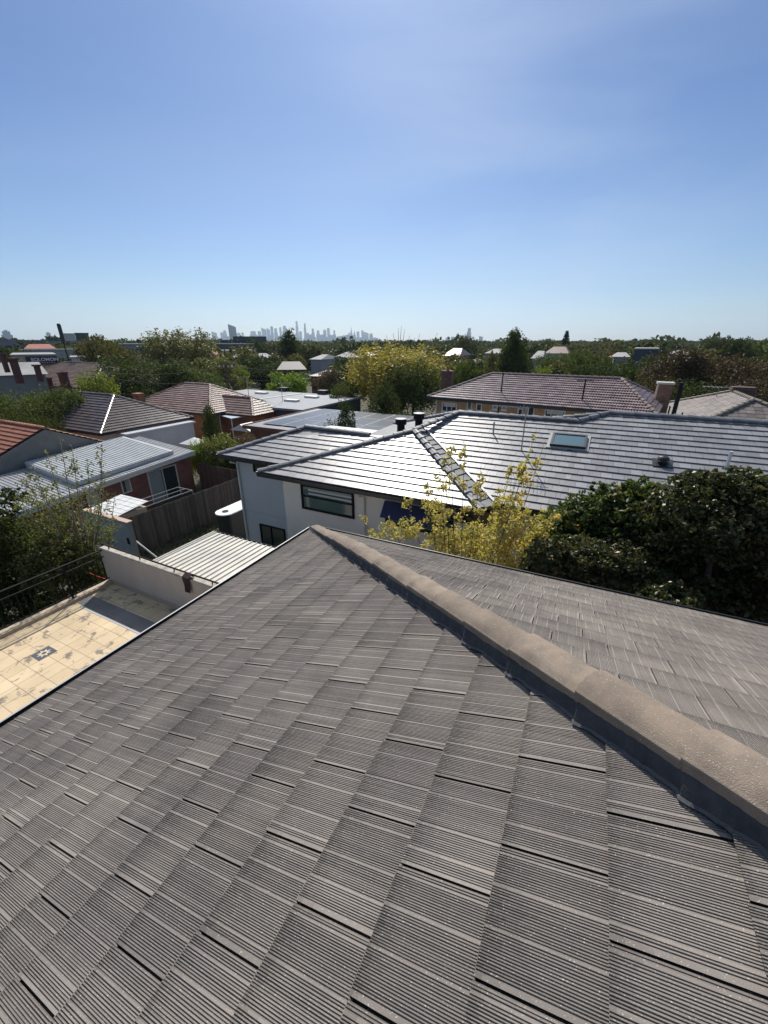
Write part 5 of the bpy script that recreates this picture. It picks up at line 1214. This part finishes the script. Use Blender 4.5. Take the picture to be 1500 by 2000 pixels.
# pale sheet-roofed terrace of shops with maroon chimneys, left edge
sr = hip_far('sheet_roofed_house', 'pale sheet-metal roofed row with maroon chimneys at the far left edge', -60, 100, 733, 708, 66, 9, M_sheetwhite, M_palegrey, ridge=.1, cat='house')
for u, vb, vt, wpx in ((33, 727, 699, 9), (74, 724, 712, 7), (8, 705, 690, 6)):
    b_ = PD(u, vb, 64); tt_ = PD(u-3, vt, 64); chw = wpx/FPX*64*.95
    mb = MB(); mb.cbox(b_-Z*1.2, A*chw, B*chw*.8, tt_.z-b_.z+1.2); mb.cbox(V(b_.x, b_.y, tt_.z-.2), A*(chw+.25), B*(chw+.1), .2); mb.build('chimney', M_maroonbrick, sr)
br1 = hip_house('tiled_bungalow', 'faded brown tiled house with two maroon chimneys behind the left hedge trees', -79.0, -57.0, 31, 43, 3.9, 6.5, M_render_white, M_terracotta_brown, S_WAVE, seed=7)
for u, vb, vt in ((127, 748, 727), (92, 744, 738)):
    b_ = PD(u, vb, 68); tt_ = PD(u-1, vt, 68); mb = MB(); mb.cbox(b_-Z*1.5, A*.9, B*.7, tt_.z-b_.z+1.5); mb.cbox(V(b_.x, b_.y, tt_.z-.15), A*1.05, B*.85, .15); mb.build('chimney', M_maroonbrick, br1)
# floodlight/communications pole
fp_ = PD(130, 690, 105); fp_.z = 0; ft = PD(121, 632, 105)
tp_ = thing('comms_pole', 'tall dark communications pole with a thick drum top on the left horizon', 'pole', tuple(fp_))
mb = MB(); mb.tube([fp_, V(fp_.x, fp_.y, ft.z-3.2)], [.15, .10], 8); mb.build('pole', M_black, tp_)
mb = MB(); q = V(fp_.x, fp_.y, 0); mb.tube([q+Z*(ft.z-3.3), q+Z*(ft.z-3.1), q+Z*(ft.z-.2), q+Z*ft.z], [.16, .34, .34, .2], 10); mb.build('antenna_drum', M_charcoal, tp_)
# centre: dark office etc
block('office', 'long dark low office building below the left end of the city skyline', 405, 497, 671, 165, 20, M_darkblue, roofm=M_palegrey, wins=[(.05+.12*i, .13+.12*i, .8, 2.4) for i in range(8)])
block('office', 'dark blue upper block behind the long dark office', 432, 480, 664, 200, 18, M_darkblue)
block('office', 'second dark block stepping up behind the long dark office', 455, 520, 657, 260, 20, mat('slate_cladding', (.07, .085, .10), .7))
block('warehouse', 'white low warehouse wall in front of the long dark office', 402, 500, 684, 150, 10, M_offwhite)
hip_far('sheet_roofed_house', 'wide pale grey roof left of the tall skyline tree', 450, 536, 699, 690, 118, 14, M_palegrey, M_offwhite, ridge=.3)
hip_far('red_roofed_house', 'small red roofed house above the olive tree with yellowing patches', 400, 430, 694, 684, 105, 9, M_redroof, M_offwhite)
hip_far('dark_roofed_house', 'low dark grey roofed house with skylights behind the dark spreading tree', 540, 600, 722, 706, 78, 10, mat('dark_slate_far', (.09, .085, .085), .7), M_maroonbrick, ridge=.4)
hip_far('brown_roofed_house', 'faded brown hip roof left of the pink-tinged tree', 598, 640, 735, 722, 70, 9, M_terracotta_brown, M_maroonbrick)
hip_far('pale_roofed_house', 'white-roofed house right of the tall skyline tree', 600, 630, 702, 692, 105, 9, M_sheetwhite, M_offwhite)
hip_far('pale_roofed_house', 'wide pale sheet roof left of the dark horizon tree', 645, 712, 698, 684, 125, 14, M_sheetwhite, M_palegrey, ridge=.4)
hip_far('sheet_roofed_house', 'long white factory roof below the right half of the skyline', 585, 655, 687, 676, 190, 22, M_sheetwhite, M_palegrey, ridge=.3)
hip_far('sheet_roofed_house', 'second long white roof behind the skyline tree to its right', 650, 700, 683, 675, 230, 20, M_sheetwhite, M_offwhite, ridge=.3)
hip_far('red_roofed_house', 'brown-red roofed house left of the yellow tree', 690, 730, 698, 688, 110, 9, M_terracotta_brown, M_offwhite)
hip_far('red_roofed_house', 'brown-red roofed house just right of the yellow tree top', 862, 900, 695, 680, 105, 10, M_terracotta_brown, M_maroonbrick)
hip_far('pale_roofed_house', 'white gabled roof between the grey-green tree and the pointed evergreen', 945, 985, 690, 681, 115, 10, M_sheetwhite, M_palegrey)
hip_far('pale_roofed_house', 'pale pitched-roof house right of the pointed evergreen', 1035, 1062, 700, 685, 88, 10, M_sheetwhite, M_offwhite)
hip_far('brown_roofed_house', 'brown roofed house below the lone pine', 1062, 1112, 690, 677, 130, 12, M_terracotta_brown, M_offwhite)
hip_far('pale_roofed_house', 'white pyramid-roofed house right of the wide dark green tree', 1196, 1232, 697, 688, 105, 10, M_sheetwhite, M_palegrey)
block('office', 'modern dark house with a white flat top on the right, before the horizon trees', 1240, 1287, 680, 120, 14, M_darkblue, roofm=M_offwhite, cat='house', wins=[(.05, .95, .6, 2.2)])
hip_far('pale_roofed_house', 'white gable peeping out left of the big brown trees', 1330, 1352, 702, 690, 100, 9, M_sheetwhite, M_offwhite)
hip_far('sheet_roofed_house', 'grey roofed house below the right horizon clump', 1315, 1350, 692, 684, 135, 12, M_palegrey, M_palegrey)
# fence strip behind flat roof
# utility pole and wires
up = PD(447, 757, 55); ut = PD(445, 711, 55); ub = V(up.x, up.y, 0)
ut_ = thing('utility_pole', 'timber utility pole with a crossarm standing behind the pinkish tiled roof', 'utility pole', tuple(ub))
mb = MB(); mb.tube([ub, V(ub.x, ub.y, ut.z)], [.20, .14], 8); mb.build('pole', M_trunk, ut_)
mb = MB(); mb.box(V(ub.x, ub.y, ut.z-.5)-A*1.1-B*.06, A*2.2, B*.12, Z*.13); mb.box(V(ub.x, ub.y, ut.z-1.9)-A*.7-B*.06, A*1.4, B*.12, Z*.12); mb.build('crossarm', M_trunk, ut_)
for k in (-1, -.35, .35, 1):
    mb = MB(); q = V(ub.x, ub.y, ut.z-.37)+A*k; mb.tube([q, q+Z*.2], .05, 6); mb.build('insulator', M_white, ut_)
mb = MB(); mb.tube([V(ub.x, ub.y, ut.z-1.9), ub+A*3.5-B*1+Z*.1], .03, 4); tag(mb.build('stay_wire', M_zinc), 'pale stay wire slanting down right from the utility pole', 'wire')
far_r = [PD(760, 716, 74), PD(760, 720, 74)]; far_l = [PD(150, 722, 48), PD(150, 728, 48)]
for nm, (k, zz, e) in {'a': (-1, -.2, far_r[0]), 'b': (1, -.2, far_r[0]+Z*-.2+A*2), 'c': (.5, -1.75, far_r[1])}.items():
    q = V(ub.x, ub.y, ut.z+zz)+A*k
    mb = MB(); mb.tube([q.lerp(e, i/12)-Z*.9*math.sin(math.pi*i/12) for i in range(13)], .022, 4)
    tag(mb.build('power_line', M_black), {'a': 'upper power line running right from the utility pole', 'b': 'second power line running right from the utility pole', 'c': 'lowest power line running right from the utility pole'}[nm], 'power line')
for nm, (k, zz, e) in {'a': (-1, -.2, far_l[0]), 'c': (-.6, -1.75, far_l[1])}.items():
    q = V(ub.x, ub.y, ut.z+zz)+A*k
    mb = MB(); mb.tube([q.lerp(e, i/12)-Z*.7*math.sin(math.pi*i/12) for i in range(13)], .022, 4)
    tag(mb.build('power_line', M_black), {'a': 'upper power line running left from the utility pole', 'c': 'lower power line running left from the utility pole'}[nm], 'power line')

# ------------------------------------------------------------------ filler suburb: copied houses and trees, all in front of the far woods
rr = random.Random(42)
protoh = {}
ROOFS = [('pale grey', M_palegrey), ('white', M_sheetwhite), ('faded brown', M_terracotta_brown), ('red', M_redroof), ('dark', mat('dark_slate_far', (0, 0, 0)))]
WALLS = [M_offwhite, M_maroonbrick, M_yellowbrick]
def far_house_mesh(i):
    if i in protoh: return protoh[i]
    wd_, dp_, he, hr_ = [(14, 10, 2.7, 4.6), (18, 11, 2.8, 4.9), (12, 9, 3.2, 5.4)][i]; o = V(-wd_/2, -dp_/2, 0); sx, dv = V(1, 0, 0), V(0, 1, 0)
    mb = MB(); mb.box(o+V(.4, .4, 0), sx*(wd_-.8), dv*(dp_-.8), Z*he); wm = mb.build('wall', M_offwhite)
    q = [o+Z*he, o+sx*wd_+Z*he, o+sx*wd_+dv*dp_+Z*he, o+dv*dp_+Z*he]; k = dp_/2; r0, r1 = o+sx*k+dv*k+Z*hr_, o+sx*(wd_-k)+dv*k+Z*hr_
    mb = MB(); mb.face([q[0], q[1], r1, r0]); mb.face([q[1], q[2], r1]); mb.face([q[2], q[3], r0, r1]); mb.face([q[3], q[0], r0]); mb.face(q[::-1]); rm = mb.build('roof', M_palegrey)
    res = []
    for o_ in (wm, rm):
        me = o_.data
        for v_ in me.vertices: v_.co += o_.location
        bpy.data.objects.remove(o_); res.append(me)
    protoh[i] = res; return res
occ = [(o.location.x, o.location.y, 9) for o in COL.objects if o.parent is None and o.get('category') in ('building', 'house', 'garage', 'flats')]
SKYZ = [(-60, 380, 'left of the city skyline'), (380, 735, 'below the city skyline'), (735, 1010, 'beyond the yellow tree'), (1010, 1290, 'beyond the brick flats'), (1290, 1700, 'beyond the brown trees')]
zone = lambda u: next((z_[2] for z_ in SKYZ if z_[0] <= u < z_[1]), 'beyond the brown trees')
nH = 0; cnt = {}
for _ in range(900):
    u = rr.uniform(-60, 1560); D = 70*math.exp(rr.random()*math.log(420/70)); p = PD(u, 700, D)
    a_, b_ = p.dot(A), p.dot(B); a_ = round(a_/19)*19+rr.uniform(-2, 2); b_ = round(b_/26)*26+rr.uniform(-3, 3); p = W(a_, b_)
    if math.hypot(p.x, p.y) < 88 or p.y < 20: continue
    if any((p.x-x)**2+(p.y-y)**2 < (k+7)**2 for x, y, k in occ): continue
    occ.append((p.x, p.y, 9)); i = rr.randrange(3); wm, rm = far_house_mesh(i); rn, rmat = rr.choice(ROOFS)
    rq = V(p.x, p.y, 0); dep = (rq-V(0, 0, CAMZ)).dot(F_); up_ = 750+FPX*rq.x/dep; z_ = zone(up_)
    t = thing('suburban_house', 'one of the %s-roofed houses far off among trees, %s' % (rn, z_), 'house', (p.x, p.y, 0), '%s-roofed far houses %s' % (rn, z_))
    t.rotation_euler.z = math.atan2(A.y, A.x)+(math.pi/2 if rr.random() < .5 else 0)
    for nm, me, m_ in (('wall', wm, rr.choice(WALLS)), ('roof', rm, rmat)):
        o = bpy.data.objects.new(nm, me); COL.objects.link(o); o.parent = t; o.material_slots[0].link = 'OBJECT'; o.material_slots[0].material = m_
    nH += 1
    if nH >= 95: break
kinds = [('round', 1, 'dark', 'dark green'), ('round', 2, 'mid', 'mid green'), ('up', 1, 'olive', 'olive'), ('bush', 1, 'grey', 'grey-green'), ('round', 3, 'darkolive', 'brownish'), ('bush', 2, 'dark', 'dark green')]
nT = 0
for _ in range(3000):
    u = rr.uniform(-80, 1580); D = 75*math.exp(rr.random()**1.15*math.log(400/75)); p = PD(u, 700, D)
    if any((p.x-x)**2+(p.y-y)**2 < 7.5**2 for x, y, k in occ): continue
    k = rr.choice(kinds); h = rr.uniform(5.2, 9.6)+(D/430)*3; near = D < 110
    if D < 100 and h > 7.6: h = 7.3
    occ.append((p.x, p.y, 1)); z_ = zone(u)
    place_tree('suburban_tree', k[0], k[1], k[2], V(p.x, p.y, 0), h, h*rr.uniform(.45, .72), 'one of the %s trees scattered among the far houses, %s' % (k[3], z_), '%s far trees %s' % (k[3], z_), nleaf=3000 if near else 1200, ls=.06 if near else .1, rz=rr.uniform(0, 6.28), trunk=near)
    nT += 1
    if nT >= 296: break
# every far house and tree gets its own place-telling label
grp = {}
for o in COL.objects:
    if o.parent is None and o.name.startswith(('suburban_house', 'suburban_tree')): grp.setdefault(o['group'], []).append(o)
_o = lambda n: '%d%s' % (n, {1: 'st', 2: 'nd', 3: 'rd'}.get(n % 10 if n % 100 not in (11, 12, 13) else 0, 'th'))
for g_, os_ in grp.items():
    px_ = lambda o: o.location.x/max(.01, (o.location-V(0, 0, CAMZ)).dot(F_))
    os_.sort(key=px_)
    for i, o in enumerate(os_):
        hs = 'house' in o.name; ki, zn = g_.split(' far houses ' if hs else ' far trees ')
        o['label'] = '%s %s far %s from the left, %s' % (_o(i+1), ki, 'house' if hs else 'tree', zn)
# the solid tree line towards the horizon: uncountable canopy
rng = np.random.default_rng(77); CC = []; TT = []; SS = []
for _ in range(2600):
    u = rng.uniform(-150, 1650); D = 330*math.exp(rng.random()*math.log(3200/330)); p = PD(u, 690, D); h = rng.uniform(7, 10.5)+ (rng.random() < .12)*rng.uniform(1, 4.5)+D*.0012; R_ = rng.uniform(4, 8)*(1+D/1200)
    k = 34; d = rng.normal(size=(k, 3)); d /= np.linalg.norm(d, axis=1)[:, None]
    c = np.array([p.x, p.y, h-3.6])+d*np.array([R_, R_, 3.6])*rng.uniform(.6, 1, (k, 1)); c[:, 2] = np.maximum(c[:, 2], .5)
    CC.append(c); TT.append(np.full(k, rng.random()*.6)+rng.uniform(0, .4, k)); SS.append(np.full(k, 2.6*(1+D/1300)))
o = leaf_mesh('distant_woods', np.concatenate(CC), np.concatenate(SS), np.concatenate(TT), rng, m=LM['mid'], asp=.8, up=.5)
o.data.materials[0] = LM['far']; tag(o, 'continuous green belt of distant tree tops along the whole horizon', 'woods', kind='stuff')

# ------------------------------------------------------------------ the city, seven kilometres off
M_tw = [mat('tower_glass_%s' % c, col, .5) for c, col in (('slate', (.06, .075, .095)), ('steel', (.09, .105, .125)), ('navy', (.045, .06, .085)))]
M_tw = [brickmat('tower_facade_%d' % i, c1, c2, c3, 9., 3.8, .5, 0, 1.4, .1, 0.0) for i, (c1, c2, c3) in enumerate([((.04, .065, .105), (.05, .075, .12), (.08, .10, .14)), ((.06, .09, .13), (.055, .08, .12), (.11, .13, .16)), ((.035, .05, .075), (.05, .065, .09), (.07, .08, .10))])]
def tower(u0, u1, vt, D, shape, lab, mi):
    c = PD((u0+u1)/2, vt, D); wd_ = (PD(u1, vt, D)-PD(u0, vt, D)).length; h = c.z; b_ = V(c.x, c.y, 0); dp_ = min(wd_, 45)
    dirv = V(c.x, c.y, 0).normalized(); sx = V(dirv.y, -dirv.x, 0)
    t = thing('skyscraper' if h > 90 else 'city_block', lab, 'tower' if h > 90 else 'building', tuple(b_))
    mb = MB()
    if shape == 'step': mb.cbox(b_, sx*wd_, dirv*dp_, h*.72); mb.cbox(b_+Z*(h*.72), sx*wd_*.72, dirv*dp_*.7, h*.28)
    elif shape == 'spire': mb.cbox(b_, sx*wd_, dirv*dp_, h*.62); mb.cbox(b_+Z*h*.62, sx*wd_*.62, dirv*dp_*.6, h*.14); mb.tube([b_+Z*h*.76, b_+Z*h], [wd_*.22, .8], 6)
    elif shape == 'slope': mb.prism([b_-sx*wd_/2-dirv*dp_/2, b_+sx*wd_/2-dirv*dp_/2, b_+sx*wd_/2-dirv*dp_/2+Z*h*.86, b_-sx*wd_/2-dirv*dp_/2+Z*h], dirv*dp_)
    elif shape == 'round': mb.tube([b_, b_+Z*h*.93, b_+Z*h], [wd_/2, wd_/2, wd_*.36], 12)
    elif shape == 'waist': mb.cbox(b_, sx*wd_*1.05, dirv*dp_, h*.45); mb.cbox(b_+Z*h*.45, sx*wd_*.86, dirv*dp_*.9, h*.33); mb.cbox(b_+Z*h*.78, sx*wd_*.62, dirv*dp_*.7, h*.22)
    else: mb.cbox(b_, sx*wd_, dirv*dp_, h)
    mb.build('facade', M_tw[mi], t)
    mb = MB(); mb.cbox(b_+Z*(h*(1 if shape in ('box', 'step', 'waist') else .6)), sx*wd_*.3, dirv*dp_*.3, 6 if shape in ('box', 'step', 'waist') else 2); mb.build('plant_room', M_tw[2], t)
zx = lambda X: 380+X/3.75
zy = lambda Y: 610+Y/3.75
LST = [(38, 60, 148, 'step'), (60, 85, 160, 'box'), (86, 96, 146, 'box'), (122, 160, 140, 'slope'), (187, 210, 148, 'box'), (205, 235, 134, 'step'), (308, 335, 152, 'box'), (340, 362, 150, 'step'), (400, 455, 139, 'step'), (462, 485, 140, 'box'), (487, 524, 112, 'slope'), (526, 550, 113, 'slope'), (553, 574, 104, 'box'), (579, 606, 118, 'step'), (619, 635, 111, 'box'), (640, 674, 101, 'step'), (735, 758, 67, 'waist'), (765, 785, 140, 'box'), (797, 816, 82, 'waist'), (820, 838, 152, 'box'), (854, 877, 121, 'step'), (890, 918, 135, 'step'), (941, 965, 128, 'round'), (970, 989, 116, 'box'), (990, 1004, 165, 'box'), (1014, 1032, 133, 'step'), (1042, 1057, 183, 'box'), (1082, 1112, 168, 'round'), (1126, 1137, 150, 'box'), (1139, 1155, 105, 'spire'), (1160, 1181, 130, 'spire'), (1187, 1207, 142, 'box'), (1221, 1236, 133, 'box'), (1236, 1275, 142, 'slope'), (1280, 1308, 156, 'step')]
ORD = lambda n: '%d%s' % (n, {1: 'st', 2: 'nd', 3: 'rd'}.get(n % 10 if n % 100 not in (11, 12, 13) else 0, 'th'))
desc = {'step': 'stepped-top', 'box': 'flat-topped', 'slope': 'slant-topped', 'waist': 'very tall tiered', 'round': 'round-topped', 'spire': 'spired'}
for i, (x0, x1, yt, sh) in enumerate(LST):
    tower(zx(x0), zx(x1), zy(yt), 6800+((i*37) % 9)*90, sh, '%s blue-hazed tower, %s from the left in the city skyline' % (desc[sh], ORD(i+1)), i % 3)
tower(zx(243), zx(299), zy(87), 2700, 'slope', 'broad nearer grey-brown tower block standing out left of the city skyline', 1)
tower(700+797/3.75, 700+829/3.75, 600+155/3.75, 5200, 'step', 'tall lone stepped tower right of the yellow tree on the horizon', 2)
tower(700+885/3.75, 700+913/3.75, 600+211/3.75, 5000, 'slope', 'small slant-topped tower just right of the lone stepped tower', 0)
tower(700+677/3.75, 700+706/3.75, 600+219/3.75, 5000, 'box', 'small square tower left of the lone stepped tower, nearer it', 1)
tower(700+640/3.75, 700+670/3.75, 600+224/3.75, 5000, 'box', 'small square tower left of the lone stepped tower, farther from it', 0)
tower(89, 98, 650, 4000, 'box', 'tiny pale block on the horizon left of the communications pole', 1)
tower(0, 22, 647, 3300, 'step', 'hazy pale block at the far left end of the horizon', 1)
r = random.Random(3); x = 60; k = 0
while x < 1330:
    wq = r.uniform(14, 46); yq = r.uniform(164, 190) if x > 420 else r.uniform(176, 192); k += 1
    tower(zx(x), zx(x+wq), zy(yq), 6300, r.choice(['box', 'step', 'box']), 'low hazy city block, %s from the left along the foot of the skyline' % ORD(k), r.randrange(3)); x += wq*r.uniform(.85, 1.25)

# ------------------------------------------------------------------ haze: one closed box of even thin air
mb = MB(); mb.box(V(-8400, -8400, -1), V(16800, 0, 0), V(0, 16800, 0), Z*340)
hz = mb.build('haze', mat('haze_air', (1, 1, 1)), uv=False); hm = MATS['haze_air']; n = hm.node_tree
for nd in list(n.nodes):
    if nd.type != 'OUTPUT_MATERIAL': n.nodes.remove(nd)
vo = n.nodes.new('ShaderNodeVolumePrincipled'); vo.inputs['Color'].default_value = (.66, .83, 1, 1); vo.inputs['Density'].default_value = 0.95e-4; vo.inputs['Anisotropy'].default_value = .35
n.links.new(vo.outputs[0], [q for q in n.nodes if q.type == 'OUTPUT_MATERIAL'][0].inputs['Volume'])
tag(hz, 'thin pale blue haze filling the air over the suburb and city', 'haze', kind='stuff')
